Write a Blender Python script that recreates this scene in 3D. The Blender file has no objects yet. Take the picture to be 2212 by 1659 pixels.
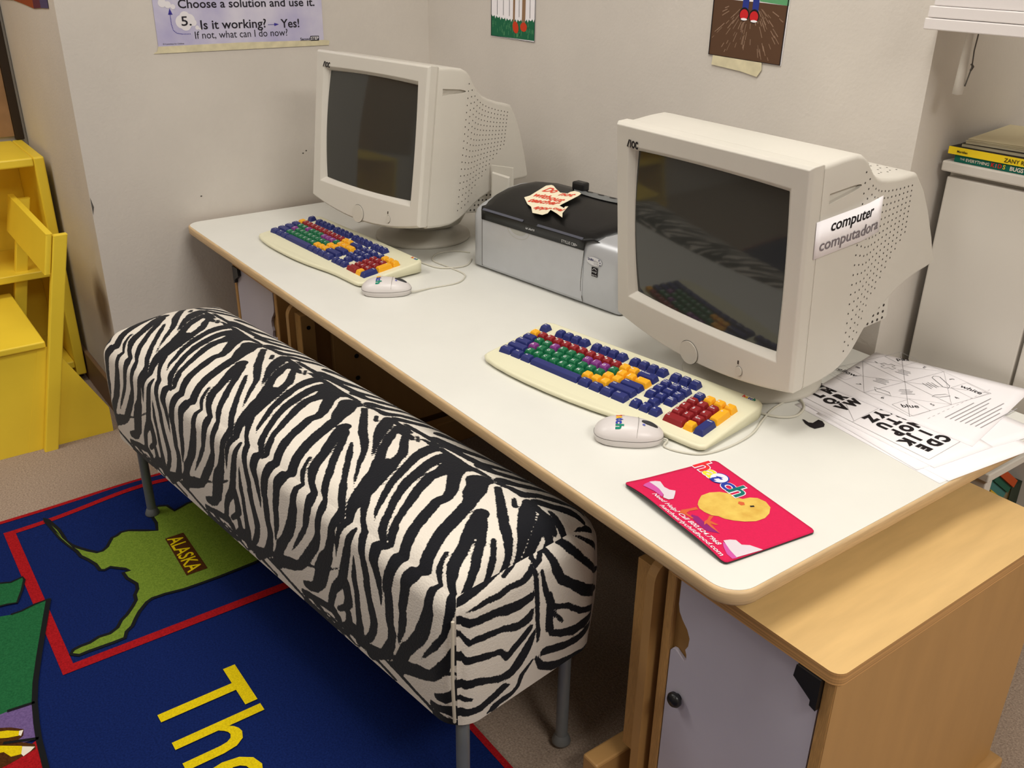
import bpy, bmesh, math, random
import numpy as np
from mathutils import Vector, Matrix, Euler
random.seed(7)
S = bpy.context.scene
COL = S.collection
# ------------------------------------------------------------------ camera
cam_d = bpy.data.cameras.new('camera'); cam = bpy.data.objects.new('camera', cam_d); COL.objects.link(cam)
cam_d.sensor_fit = 'HORIZONTAL'; cam_d.sensor_width = 36.0; cam_d.lens = 36.0*2027/2212
cam_d.clip_start = 0.02; cam_d.clip_end = 50
R = ((0.59082809, -0.35566522, 0.72417154), (0.80668227, 0.24525284, -0.53769392), (0.0136339, 0.90186102, 0.4318111))
M = Matrix.Identity(4)
for i in range(3):
    for j in range(3): M[i][j] = R[i][j]
M[0][3], M[1][3], M[2][3] = 0.0, 0.0, 1.26
cam.matrix_world = M
S.camera = cam
# ------------------------------------------------------------------ world, lights, exposure
w = bpy.data.worlds.new('world'); S.world = w; w.use_nodes = True
w.node_tree.nodes['Background'].inputs[0].default_value = (1.0, 0.96, 0.92, 1); w.node_tree.nodes['Background'].inputs[1].default_value = 0.10
def area(name, loc, sx, sy, power, col=(1.0, 0.965, 0.90)):
    d = bpy.data.lights.new(name, 'AREA'); d.shape = 'RECTANGLE'; d.size = sx; d.size_y = sy; d.energy = power; d.color = col
    o = bpy.data.objects.new(name, d); COL.objects.link(o); o.location = loc; return o
area('unseen_ceiling_lamp', (-0.85, 0.68, 2.44), 0.6, 1.15, 19)
area('unseen_ceiling_lamp', (1.15, 0.78, 2.44), 0.6, 1.15, 38)
area('unseen_ceiling_lamp', (-0.6, -1.7, 2.44), 0.6, 1.15, 9)
area('unseen_ceiling_lamp', (-2.25, -0.5, 2.44), 0.6, 1.15, 17)  # unseen lamp added to brighten the short return wall and yellow furniture
S.view_settings.view_transform = 'Standard'; S.view_settings.look = 'None'; S.view_settings.gamma = 1.0
S.view_settings.use_curve_mapping = False; S.view_settings.exposure = 0.3
S.cycles.use_denoising = True
S.cycles.max_bounces = 7; S.cycles.diffuse_bounces = 4; S.cycles.glossy_bounces = 3
# ------------------------------------------------------------------ materials
def lin(c):
    return tuple(((v/255)/12.92 if v/255 <= 0.04045 else ((v/255+0.055)/1.055)**2.4) for v in c) + (1.0,)
MATS = {}
def mat(name, rgb, rough=0.5, spec=0.5, var=0.0, scale=20, bump=0.0, bscale=200, metal=0.0, stretch=None, coat=0.0, rgb2=None):
    if name in MATS: return MATS[name]
    m = bpy.data.materials.new(name); m.use_nodes = True; nt = m.node_tree; b = nt.nodes['Principled BSDF']
    b.inputs['Base Color'].default_value = lin(rgb); b.inputs['Roughness'].default_value = rough
    b.inputs['Specular IOR Level'].default_value = spec; b.inputs['Metallic'].default_value = metal
    b.inputs['Coat Weight'].default_value = coat
    tc = nt.nodes.new('ShaderNodeTexCoord'); src = tc.outputs['Object']
    if stretch:
        mp = nt.nodes.new('ShaderNodeMapping'); mp.inputs['Scale'].default_value = stretch; nt.links.new(src, mp.inputs[0]); src = mp.outputs[0]
    if var > 0 or rgb2:
        n = nt.nodes.new('ShaderNodeTexNoise'); n.inputs['Scale'].default_value = scale; n.inputs['Detail'].default_value = 5
        nt.links.new(src, n.inputs['Vector'])
        cr = nt.nodes.new('ShaderNodeValToRGB'); cr.color_ramp.elements[0].position = 0.3; cr.color_ramp.elements[1].position = 0.7
        c1 = rgb2 if rgb2 else tuple(max(0, v*(1-var)) for v in rgb); c2 = rgb if rgb2 else tuple(min(255, v*(1+var)) for v in rgb)
        cr.color_ramp.elements[0].color = lin(c1); cr.color_ramp.elements[1].color = lin(c2)
        nt.links.new(n.outputs['Fac'], cr.inputs[0]); nt.links.new(cr.outputs[0], b.inputs['Base Color'])
    if bump > 0:
        n2 = nt.nodes.new('ShaderNodeTexNoise'); n2.inputs['Scale'].default_value = bscale; n2.inputs['Detail'].default_value = 3
        nt.links.new(tc.outputs['Object'], n2.inputs['Vector'])
        bp = nt.nodes.new('ShaderNodeBump'); bp.inputs['Strength'].default_value = bump; bp.inputs['Distance'].default_value = 0.002
        nt.links.new(n2.outputs['Fac'], bp.inputs['Height']); nt.links.new(bp.outputs[0], b.inputs['Normal'])
    MATS[name] = m; return m
WALL = mat('painted_plaster', (210, 203, 194), 0.7, 0.3, 0.015, 6, 0.25, 140)
WALLR = mat('painted_plaster_return', (206, 200, 190), 0.7, 0.3, 0.03, 4, 0.25, 140)
CEIL = mat('ceiling_paint', (228, 224, 216), 0.8, 0.2)
CARPET = mat('carpet_pile', (182, 162, 144), 0.95, 0.05, 0, 260, 0.9, 420, rgb2=(140, 122, 108))
LAM = mat('white_laminate', (224, 223, 216), 0.38, 0.5, 0.01, 8)
EDGE = mat('edge_wood', (204, 174, 132), 0.45, 0.4, 0.05, 12, stretch=(2, 2, 30))
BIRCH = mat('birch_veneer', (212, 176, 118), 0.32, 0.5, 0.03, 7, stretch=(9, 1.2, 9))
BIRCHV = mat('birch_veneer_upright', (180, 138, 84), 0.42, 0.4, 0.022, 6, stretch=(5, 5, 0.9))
PLY = mat('plywood_edge', (178, 136, 82), 0.55, 0.3, 0.16, 60, stretch=(60, 1, 1))
PLYH = mat('plywood_edge_flat', (184, 140, 88), 0.5, 0.3, 0.2, 1.0, stretch=(1, 1, 320))
LILAC = mat('lilac_acrylic', (192, 187, 200), 0.4, 0.4, 0.02, 5)
BLACK = mat('black_plastic', (20, 20, 21), 0.35, 0.5)
YEL = mat('yellow_paint', (244, 212, 60), 0.38, 0.45, 0.02, 5)
BEIGE = mat('ivory_plastic', (205, 200, 190), 0.45, 0.4, 0.01, 6)
BEIGED = mat('ivory_plastic_button', (200, 195, 184), 0.4, 0.4)
SEAM = mat('seam_dark', (90, 86, 80), 0.7, 0.2)
HOLE = mat('vent_hole', (66, 60, 56), 0.8, 0.1)
GLASS = mat('crt_glass', (52, 53, 50), 0.06, 0.55)
KBODY = mat('cream_plastic', (226, 222, 192), 0.42, 0.4)
KB = mat('key_blue', (38, 46, 110), 0.4, 0.4); KR = mat('key_red', (138, 28, 34), 0.4, 0.4); KG = mat('key_green', (18, 104, 66), 0.4, 0.4)
KP = mat('key_purple', (124, 52, 128), 0.4, 0.4); KO = mat('key_orange', (240, 172, 32), 0.4, 0.4); LEG = mat('legend_white', (225, 225, 230), 0.6, 0.2)
MOUSE = mat('mouse_white', (214, 208, 206), 0.35, 0.5); CORD = mat('cord_white', (206, 202, 188), 0.5, 0.4)
SILVER = mat('silver_plastic', (186, 188, 192), 0.32, 0.5, 0.01, 30, metal=0.25)
LIDB = mat('printer_black', (14, 14, 15), 0.34, 0.4, 0, 1, 0.1, 600)
GREYP = mat('grey_plastic', (110, 112, 112), 0.4, 0.4); STRIP = mat('highlight_grey', (78, 80, 92), 0.3, 0.5)
PAPER = mat('white_paper', (248, 244, 247), 0.8, 0.15); INK = mat('black_ink', (38, 34, 36), 0.7, 0.1); INKG = mat('grey_ink', (160, 156, 158), 0.8, 0.1)
METAL = mat('grey_metal', (120, 124, 126), 0.42, 0.5, 0.02, 30, metal=0.2)
WHITEP = mat('white_enamel', (214, 208, 198), 0.4, 0.4); WHITEB = mat('white_blind', (222, 216, 214), 0.45, 0.4)
BASEB = mat('brown_baseboard', (128, 100, 72), 0.5, 0.3); CORK = mat('brown_board', (150, 116, 84), 0.8, 0.2, 0.05, 30); FRB = mat('dark_frame', (46, 34, 24), 0.5, 0.3)
TAPE = mat('masking_tape', (216, 206, 172), 0.6, 0.3, 0.05, 40)
def flat(name, rgb, rough=0.75): return mat(name, rgb, rough, 0.2)
# ------------------------------------------------------------------ mesh helpers
_tc = {}
def text_geo(s, bold=0.0, shear=0.0, space=1.0):
    k = (s, bold, shear, space)
    if k in _tc: return _tc[k]
    cu = bpy.data.curves.new('txt', 'FONT'); cu.body = s; cu.offset = bold; cu.shear = shear; cu.size = 1.0; cu.resolution_u = 3; cu.space_character = space
    o = bpy.data.objects.new('txt', cu); me = o.to_mesh()
    V = [(v.co.x, v.co.y) for v in me.vertices]; F = [tuple(p.vertices) for p in me.polygons]
    o.to_mesh_clear(); bpy.data.objects.remove(o); bpy.data.curves.remove(cu)
    _tc[k] = (V, F); return _tc[k]
class MB:
    def __init__(s): s.v = []; s.f = []; s.m = []; s.sm = []
    def add(s, vs, fs, mi=0, smooth=False):
        n = len(s.v); s.v += [tuple(v) for v in vs]
        for f in fs: s.f.append(tuple(i+n for i in f)); s.m.append(mi); s.sm.append(smooth)
        return s
    def box(s, x0, x1, y0, y1, z0, z1, mi=0, T=None):
        vs = [(x, y, z) for z in (z0, z1) for y in (y0, y1) for x in (x0, x1)]
        if T: vs = [tuple(T @ Vector(v)) for v in vs]
        return s.add(vs, [(0, 2, 3, 1), (4, 5, 7, 6), (0, 1, 5, 4), (2, 6, 7, 3), (0, 4, 6, 2), (1, 3, 7, 5)], mi)
    def extrude(s, A, B, mi=0, smooth=False, mi_side=None):
        n = len(A); s.add(list(A)+list(B), [tuple(range(n-1, -1, -1)), tuple(range(n, 2*n))], mi)
        s.add(list(A)+list(B), [(i, (i+1) % n, n+(i+1) % n, n+i) for i in range(n)], mi if mi_side is None else mi_side, smooth); return s
    def poly(s, pts, mi=0): return s.add(pts, [tuple(range(len(pts)))], mi)
    def rings(s, rs, mi=0, smooth=True, cap0=True, cap1=True, closed=True):
        n = len(rs[0]); vs = [p for r in rs for p in r]; fs = []
        for k in range(len(rs)-1):
            for i in range(n if closed else n-1):
                j = (i+1) % n; fs.append((k*n+i, k*n+j, (k+1)*n+j, (k+1)*n+i))
        s.add(vs, fs, mi, smooth)
        if cap0: s.add(rs[0], [tuple(range(n-1, -1, -1))], mi)
        if cap1: s.add(rs[-1], [tuple(range(n))], mi)
        return s
    def tube(s, path, r, mi=0, seg=10, caps=True):
        P = [Vector(p) for p in path]; rs = []; up = None
        for i, p in enumerate(P):
            t = (P[min(i+1, len(P)-1)]-P[max(i-1, 0)]).normalized()
            if up is None: up = Vector((0, 0, 1)) if abs(t.z) < 0.9 else Vector((1, 0, 0))
            a = (up - t*up.dot(t)).normalized(); b = t.cross(a); up = a
            rr = r[i] if isinstance(r, (list, tuple)) else r
            rs.append([tuple(p + a*math.cos(q)*rr + b*math.sin(q)*rr) for q in [2*math.pi*k/seg for k in range(seg)]])
        return s.rings(rs, mi, True, caps, caps)
    def lathe(s, prof, c=(0, 0, 0), seg=32, mi=0, smooth=True, axis='z', T=None):
        rs = []
        for r, h in prof:
            ring = []
            for k in range(seg):
                q = 2*math.pi*k/seg; p = (r*math.cos(q), r*math.sin(q), h)
                if axis == 'y': p = (r*math.cos(q), h, -r*math.sin(q))
                if axis == 'x': p = (h, r*math.cos(q), r*math.sin(q))
                p = Vector(p)+Vector(c)
                if T: p = T @ p
                ring.append(tuple(p))
            rs.append(ring)
        return s.rings(rs, mi, smooth)
    def text(s, st, o, ux, uy, size, mi=0, bold=0.0, shear=0.0, width=None, align='l', fn=None, space=1.0):
        V, F = text_geo(st, bold, shear, space)
        if not V: return s
        o, ux, uy = Vector(o), Vector(ux), Vector(uy)
        x0 = min(v[0] for v in V); x1 = max(v[0] for v in V); sx = size
        if width: sx = width/(x1-x0)
        off = -x0*sx if width else 0
        if align == 'c': off = -(x0+x1)/2*sx
        vs = [o+ux*(x*sx+off)+uy*(y*size) for x, y in V]
        if fn: vs = [fn(v) for v in vs]
        return s.add(vs, F, mi)
    def ribbon(s, pts, wd, mi=0, closed=False, nrm=(0, 0, 1)):
        P = [Vector(p) for p in pts]; n = len(P); N = Vector(nrm); L = []; Rr = []
        for i in range(n):
            a = P[(i-1) % n] if (closed or i > 0) else P[i]; b = P[(i+1) % n] if (closed or i < n-1) else P[i]
            t = (b-a).normalized(); q = N.cross(t)*(wd/2); L.append(tuple(P[i]+q)); Rr.append(tuple(P[i]-q))
        m = n if closed else n-1
        return s.add(L+Rr, [(i, n+i, n+(i+1) % n, (i+1) % n) for i in range(m)], mi)
    def build(s, name, mats, parent=None, bevel=0.0, bseg=2, loc=None, rot=None, solid=0.0, angle=35, recalc=False):
        me = bpy.data.meshes.new(name); me.from_pydata(s.v, [], s.f)
        for m in (mats if isinstance(mats, (list, tuple)) else [mats]): me.materials.append(m)
        me.polygons.foreach_set('material_index', s.m); me.polygons.foreach_set('use_smooth', s.sm); me.update()
        if recalc:
            bm = bmesh.new(); bm.from_mesh(me); bmesh.ops.remove_doubles(bm, verts=bm.verts, dist=1e-6); bmesh.ops.recalc_face_normals(bm, faces=bm.faces); bm.to_mesh(me); bm.free()
        o = bpy.data.objects.new(name, me); COL.objects.link(o)
        if parent: o.parent = parent
        if loc: o.location = loc
        if rot: o.rotation_euler = rot
        if solid:
            md = o.modifiers.new('solid', 'SOLIDIFY'); md.thickness = solid; md.offset = -1
        if bevel:
            md = o.modifiers.new('bevel', 'BEVEL'); md.width = bevel; md.segments = bseg; md.limit_method = 'ANGLE'; md.angle_limit = math.radians(angle)
        return o
def tag(o, label, cat, group=None):
    o['label'] = label; o['category'] = cat
    if group: o['group'] = group
    return o
def thing(name, label, cat, loc=(0, 0, 0), rz=0.0, group=None):
    o = bpy.data.objects.new(name, None); COL.objects.link(o); o.location = loc; o.rotation_euler = (0, 0, rz); o.empty_display_size = 0.05
    return tag(o, label, cat, group)
def struct(o): o['kind'] = 'structure'; return o
def rrect(x0, x1, y0, y1, r, n=6):
    out = []
    for cx, cy, a0 in ((x1-r, y1-r, 0), (x0+r, y1-r, 90), (x0+r, y0+r, 180), (x1-r, y0+r, 270)):
        for k in range(n+1):
            a = math.radians(a0+90*k/n); out.append((cx+r*math.cos(a), cy+r*math.sin(a)))
    return out
T0 = 0.56     # table height
# ------------------------------------------------------------------ room shell
XL, YB, XE, YR = -2.48, 1.52, -0.90, 0.522
b = MB(); b.box(-3.9, 3.0, -3.4, 3.0, -0.1, 0.0); struct(b.build('floor', CARPET))
b = MB(); b.box(-3.9, 3.0, -3.4, 3.0, 2.5, 2.6); struct(b.build('ceiling', CEIL))
b = MB(); b.box(-3.17, XL, YR, YB, 0, 2.5); struct(b.build('wall_left', WALL))
b = MB(); b.box(-3.17, XE, YB, 2.9, 0, 2.5); struct(b.build('wall_back', WALL))
b = MB(); b.box(-3.4, -3.17, -3.3, YR, 0, 2.5); struct(b.build('wall_far_left', WALL))
b = MB(); b.box(XE, 2.9, 2.25, 2.4, 0, 2.5); struct(b.build('wall_recess', WALLR))
b = MB(); b.box(2.8, 2.95, -3.3, 2.4, 0, 2.5); struct(b.build('wall_right', WALL))
b = MB(); b.box(-3.4, 2.95, -3.35, -3.2, 0, 2.5); struct(b.build('wall_front', WALL))
b = MB(); b.box(-3.17, XL-0.002, YR-0.012, YR, 0, 0.097); struct(b.build('baseboard_return', BASEB, bevel=0.003))
b = MB(); b.box(XL, XL+0.012, YR, YB, 0, 0.097); struct(b.build('baseboard_left', BASEB, bevel=0.003))
b = MB(); b.box(XL, XE, YB-0.012, YB, 0, 0.097); struct(b.build('baseboard_back', BASEB, bevel=0.003))
# scuff stain low on the outside corner
STAIN = bpy.data.materials.new('scuff_stain'); STAIN.use_nodes = True; nt = STAIN.node_tree; bs = nt.nodes['Principled BSDF']
bs.inputs['Base Color'].default_value = lin((120, 96, 70)); bs.inputs['Roughness'].default_value = 0.8
tc = nt.nodes.new('ShaderNodeTexCoord'); mp = nt.nodes.new('ShaderNodeMapping'); nt.links.new(tc.outputs['Generated'], mp.inputs[0])
mp.inputs['Location'].default_value = (-0.5, -0.5, -0.5)
gr = nt.nodes.new('ShaderNodeVectorMath'); gr.operation = 'LENGTH'; nt.links.new(mp.outputs[0], gr.inputs[0])
nz = nt.nodes.new('ShaderNodeTexNoise'); nz.inputs['Scale'].default_value = 9; nt.links.new(tc.outputs['Object'], nz.inputs['Vector'])
ma = nt.nodes.new('ShaderNodeMath'); ma.operation = 'MULTIPLY_ADD'; nt.links.new(nz.outputs['Fac'], ma.inputs[0]); ma.inputs[1].default_value = 0.5; nt.links.new(gr.outputs['Value'], ma.inputs[2])
mr = nt.nodes.new('ShaderNodeMapRange'); mr.inputs['From Min'].default_value = 0.76; mr.inputs['From Max'].default_value = 0.38; mr.inputs['To Min'].default_value = 0; mr.inputs['To Max'].default_value = 0.62
nt.links.new(ma.outputs[0], mr.inputs['Value']); nt.links.new(mr.outputs['Result'], bs.inputs['Alpha'])
b = MB(); b.poly([(-2.64, YR-0.0015, 0.22), (XL, YR-0.0015, 0.22), (XL, YR-0.0015, 0.47), (-2.64, YR-0.0015, 0.47)]); o = b.build('trim_1', STAIN); struct(o)
b = MB()
for p in [(-2.4795, 0.80, 0.62), (-2.4795, 1.10, 0.70), (-2.4795, 1.11, 0.706)]:
    b.poly([(p[0], p[1]+0.0028*math.cos(a), p[2]+0.002*math.sin(a)) for a in [k*1.05 for k in range(6)]])
b.poly([(XL+0.0006, YR+0.001, 0.655), (XL+0.0006, YR+0.006, 0.63), (XL+0.0006, YR+0.001, 0.61)])
struct(b.build('trim_2', SEAM))
# ------------------------------------------------------------------ blind in the recess opening
t = thing('window_blind', 'white raised window blind above the recess at the right edge', 'blind', (XE, 1.475, 1.133))
b = MB(); b.box(0, 0.9, 0, 0.05, 0, 0.017); b.build('bottom_rail', WHITEB, t, 0.0015)
b = MB(); b.box(0.003, 0.897, 0.0015, 0.0485, 0.0178, 0.035); b.build('slat_stack', WHITEB, t, 0.0015)
b = MB(); b.box(0.008, 0.892, 0.005, 0.045, 0.0355, 0.0602); b.build('slat_stack', WHITEB, t, 0.0015)
b = MB(); b.box(0.012, 0.89, 0.006, 0.044, 0.0605, 0.3); b.build('blind_fabric', WHITEB, t, 0.003)
b = MB(); b.lathe([(0.0, -0.10), (0.0085, -0.098), (0.007, -0.05), (0.006, 0.0)], (0.05, 0.055, 0.0), 14); b.build('wand', WHITEP, t)
b = MB(); b.tube([(0.064, 0.055, 0.0), (0.062, 0.056, -0.03), (0.064, 0.056, -0.055), (0.059, 0.056, -0.085)], 0.0012, 0, 6); b.tube([(0.062, 0.056, -0.05), (0.066, 0.056, -0.054), (0.063, 0.056, -0.06)], 0.002, 0, 6); b.build('pull_cord', SEAM, t)
# ------------------------------------------------------------------ white cupboard with books on top
t = thing('white_cupboard', 'tall white cupboard standing in the recess behind the papers', 'cupboard', (-0.885, 1.612, 0))
b = MB(); b.box(0, 0.245, 0.012, 0.40, 0, 0.893); b.build('carcass', WHITEP, t, 0.002)
b = MB(); b.box(-0.006, 0.252, -0.012, 0.405, 0.8935, 0.912); b.build('cupboard_top', WHITEP, t, 0.003)
b = MB(); b.box(0.004, 0.2, -0.004, 0.0115, 0.03, 0.885); b.build('door', WHITEP, t, 0.003)
b = MB(); b.box(0.206, 0.245, -0.007, 0.0115, 0.03, 0.885); b.build('side_stile', WHITEP, t, 0.003)
def book(name, label, loc, sx, sy, h, cover, spine, rz=0, txt=()):
    t = thing(name, label, 'book', loc, rz, 'books and magazines on the white cupboard')
    b = MB(); b.box(0, sx, 0.001, sy, h*0.12, h*0.88); b.build('pages', PAPER, t)
    b = MB(); b.box(0, sx, 0, sy+0.002, 0, h*0.12); b.box(0, sx, 0, sy+0.002, h*0.88, h); b.build('cover', cover, t, 0.0006)
    b = MB(); b.box(0, sx, -0.0015, 0, 0, h, 0); mats = [spine]
    for s, x, z, size, m, bold in txt:
        if m not in mats: mats.append(m)
        b.text(s, (x, -0.0022, z), (1, 0, 0), (0, 0, 1), size, mats.index(m), bold)
    b.build('spine', mats, t)
    return t
GREENS = flat('spine_green', (20, 100, 84)); YELS = flat('spine_yellow', (246, 214, 40)); DKS = flat('spine_dark', (44, 40, 38)); CRM = flat('cream_cover', (206, 194, 160)); SPW = flat('spine_white_ink', (222, 216, 200)); SPR = flat('spine_red_ink', (190, 40, 36)); SPY = flat('spine_lime_ink', (206, 196, 60)); SPP = flat('spine_purple_ink', (190, 110, 120))
book('paperback_book', 'green paperback lying under the yellow book on the white cupboard', (-0.872, 1.606, 0.9125), 0.27, 0.2, 0.0125, GREENS, GREENS, 0,
     [('THE', 0.010, 0.0045, 0.005, SPW, 0), ('EVERYTHING', 0.021, 0.0035, 0.0072, SPW, 0.01), ('K', 0.066, 0.003, 0.010, SPR, 0.03), ('I', 0.074, 0.003, 0.009, SPP, 0.03), ('D', 0.078, 0.003, 0.010, SPR, 0.03), ('S', 0.087, 0.003, 0.010, SPY, 0.03), ('BUGS BOOK', 0.099, 0.0028, 0.0095, SPW, 0.03)])
book('paperback_book', 'yellow-spined book second from the bottom on the white cupboard', (-0.884, 1.602, 0.9252), 0.28, 0.21, 0.0125, DKS, YELS, 0.01,
     [('Meridian', 0.016, 0.004, 0.0055, INK, 0.02), ('ZANY RAINY DAYS', 0.100, 0.0028, 0.0095, INK, 0.005)])
for i, (lab, h, cov, dx, rz) in enumerate([('dark thin magazine lying directly on the yellow-spined book', 0.006, DKS, 0.016, 0.05), ('cream magazine between the dark magazine and the pale top one', 0.005, CRM, 0.022, 0.10), ('pale loose magazine on the very top of the cupboard pile', 0.004, CRM, 0.026, 0.16)]):
    t = thing('magazine', lab, 'magazine', (-0.884+dx, 1.612, 0.9378+[0, 0.0062, 0.0114][i]), rz, 'books and magazines on the white cupboard')
    b = MB(); b.box(0, 0.26, 0, 0.2, 0.0003, h-0.0004); b.build('pages', flat('old_paper', (188, 178, 150)), t)
    b = MB(); b.box(-0.001, 0.261, -0.001, 0.201, h-0.0004, h); b.build('cover', CRM if i else DKS, t)
# ------------------------------------------------------------------ low white bookcase under the far end of the table
t = thing('low_bookcase', 'low white open bookcase behind the birch cabinet, under the table end', 'bookcase', (-0.585, 1.385, 0))
b = MB(); b.box(-0.28, 0, 0, 0.022, 0, 0.478); b.build('side_panel', WHITEP, t, 0.002)
b = MB(); b.box(-0.28, 0, 0.202, 0.22, 0, 0.478); b.build('side_panel', WHITEP, t, 0.002)
b = MB(); b.box(-0.285, 0.004, -0.004, 0.222, 0.4785, 0.494); b.build('top_panel', WHITEP, t, 0.002)
b = MB(); b.box(-0.27, -0.002, 0.0225, 0.2015, 0.09, 0.105); b.build('shelf', WHITEP, t, 0.002)
b = MB(); b.box(-0.28, -0.27, 0.0225, 0.2015, 0, 0.477); b.build('back_panel', WHITEP, t)
def shelf_book(lab, c, loc, ln, dp, h, ax=0.0):
    r = thing('shelf_book', lab, 'book', loc, 0, 'books inside the low white bookcase'); r.rotation_euler = (ax, 0, 0)
    b = MB(); b.box(0.002, ln-0.002, 0.002, dp-0.002, h*0.14, h*0.86); b.build('pages', flat('old_paper', (188, 178, 150)), r)
    b = MB(); b.box(0, ln, 0, dp, 0, h*0.14); b.box(0, ln, 0, dp, h*0.86, h); b.box(ln-0.001, ln, 0, dp, h*0.14, h*0.86); b.build('cover', flat('cover_%d_%d_%d' % c, c), r)
z = 0.1055
for lab, c, h, dp, ln in [('thick brown book, lowest of the pile in the low bookcase', (92, 70, 52), 0.05, 0.16, 0.2), ('thick cream book second from the bottom in the low bookcase', (150, 138, 110), 0.05, 0.16, 0.21), ('dark red book third from the bottom in the low bookcase', (96, 40, 34), 0.04, 0.16, 0.2), ('dark olive book in the middle of the pile in the low bookcase', (58, 62, 44), 0.04, 0.16, 0.205)]:
    shelf_book(lab, c, (-0.815, 1.4085, z), ln, dp, h); z += h+0.0006
for lab, c, h, ln in [('blue booklet lowest beside the white side panel of the low bookcase', (36, 100, 190), 0.030, 0.205), ('tan booklet between the two blue ones in the low bookcase', (150, 110, 78), 0.024, 0.208), ('blue booklet upper one beside the white side panel of the low bookcase', (30, 84, 170), 0.030, 0.200), ('black booklet topmost beside the white side panel of the low bookcase', (34, 32, 34), 0.026, 0.2)]:
    shelf_book(lab, c, (-0.81, 1.4085, z), ln, 0.036, h); z += h+0.0006
for lab, c, zz, h in [('grey filler magazine, added to darken the space behind the slanted books in the low bookcase', (96, 92, 84), 0.2865, 0.06), ('dark green filler magazine on top, added to darken the space behind the slanted books in the low bookcase', (46, 54, 42), 0.347, 0.05)]:
    shelf_book(lab, c, (-0.81, 1.5495, zz), 0.2, 0.036, h)  # filler magazines added so the bookcase interior looks dark
a = -0.62
for k, (lab, c, h, ln) in enumerate([('dark green book leaning lowest of the slanted books in the low bookcase', (40, 70, 52), 0.014, 0.2), ('yellow book leaning among the slanted books in the low bookcase', (188, 156, 44), 0.010, 0.206), ('teal book leaning among the slanted books in the low bookcase', (62, 112, 108), 0.014, 0.2), ('deep green book leaning above the teal one in the low bookcase', (32, 84, 66), 0.012, 0.203), ('orange-red book leaning uppermost of the slanted books in the low bookcase', (170, 70, 28), 0.014, 0.207)]):
    s_ = sum([0.0146, 0.0106, 0.0146, 0.0126, 0.0146][:k]); shelf_book(lab, c, (-0.812, 1.449-math.sin(a)*s_*1.0, 0.4045+math.cos(a)*s_), ln, 0.098 if k < 2 else 0.080, h, a)
# ------------------------------------------------------------------ big white work table
t = thing('work_table', 'long white laminate work table with wooden edge band', 'table', (0, 0, 0))
def top_outline(e): return rrect(-2.461+e, -0.5516-e, 0.7385+e, 1.500-e, 0.040-e*0.6, 8)
b = MB(); P = top_outline(0.004); b.extrude([(x, y, 0.5395) for x, y in P], [(x, y, T0) for x, y in P], 0); b.build('tabletop', LAM, t)
b = MB(); A = top_outline(0.0041); B = top_outline(0.0); n = len(A)
rs = [[(x, y, 0.5385) for x, y in A], [(x, y, 0.5395) for x, y in top_outline(0.001)], [(x, y, 0.5415) for x, y in B], [(x, y, 0.5555) for x, y in B], [(x, y, 0.5585) for x, y in top_outline(0.0012)], [(x, y, 0.5594) for x, y in A]]
b.rings(rs, 0, True, False, False); b.build('edge_band', EDGE, t)
def trestle(xo, s):   # s=+1: inner side towards +x
    b = MB(); P = rrect(0.80, 1.42, 0.0, 0.472, 0.03, 6)
    x0, x1 = sorted((xo, xo+s*0.016)); b.extrude([(x0, y, z) for y, z in P], [(x1, y, z) for y, z in P]); b.build('leg', BIRCHV, t, 0.003, 2)
    x0, x1 = sorted((xo+s*0.0165, xo+s*0.034)); b = MB(); b.box(x0, x1, 0.90, 1.40, 0.08, 0.5390); o = b.build('inner_panel', BIRCHV, t, 0.002)
    xf = xo+s*0.0345
    for yy in (0.96, 1.33):
        for zz in (0.43, 0.37, 0.31, 0.25):
            h = MB(); h.lathe([(0, 0), (0.006, 0), (0.006, 0.0008*s), (0, 0.0008*s)], (xf, yy, zz), 12, 0, False, 'x'); h.build('adjusting_hole', BLACK, o)
    for yy in (0.815, 1.37):
        b = MB(); x0, x1 = sorted((xo+s*0.0165, xo+s*0.050)); b.box(x0, x1, yy, yy+0.035, 0.09, 0.452); b.box(x0+0.001, x1-0.001, yy-0.0008, yy+0.001, 0.091, 0.451, 1); c = b.build('cleat', [BIRCHV, PLY], t, 0.001)
        h = MB(); h.lathe([(0, 0), (0.005, 0), (0.005, 0.0008*s), (0, 0.0008*s)], (xo+s*0.0502, yy+0.018, 0.42), 12, 0, False, 'x'); h.build('bolt', BLACK, c)
    b = MB(); x0, x1 = sorted((xo+s*0.046, xo+s*0.080)); b.box(x0, x1+0.0, 0.758, 1.44, 0.0, 0.073); b.build('foot', BIRCHV, t, 0.004)
trestle(-1.978, 1); trestle(-0.735, -1)
b = MB(); b.box(-1.94, -0.772, 1.385, 1.40, 0.12, 0.30); b.build('stretcher_panel', BIRCHV, t, 0.002)
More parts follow.
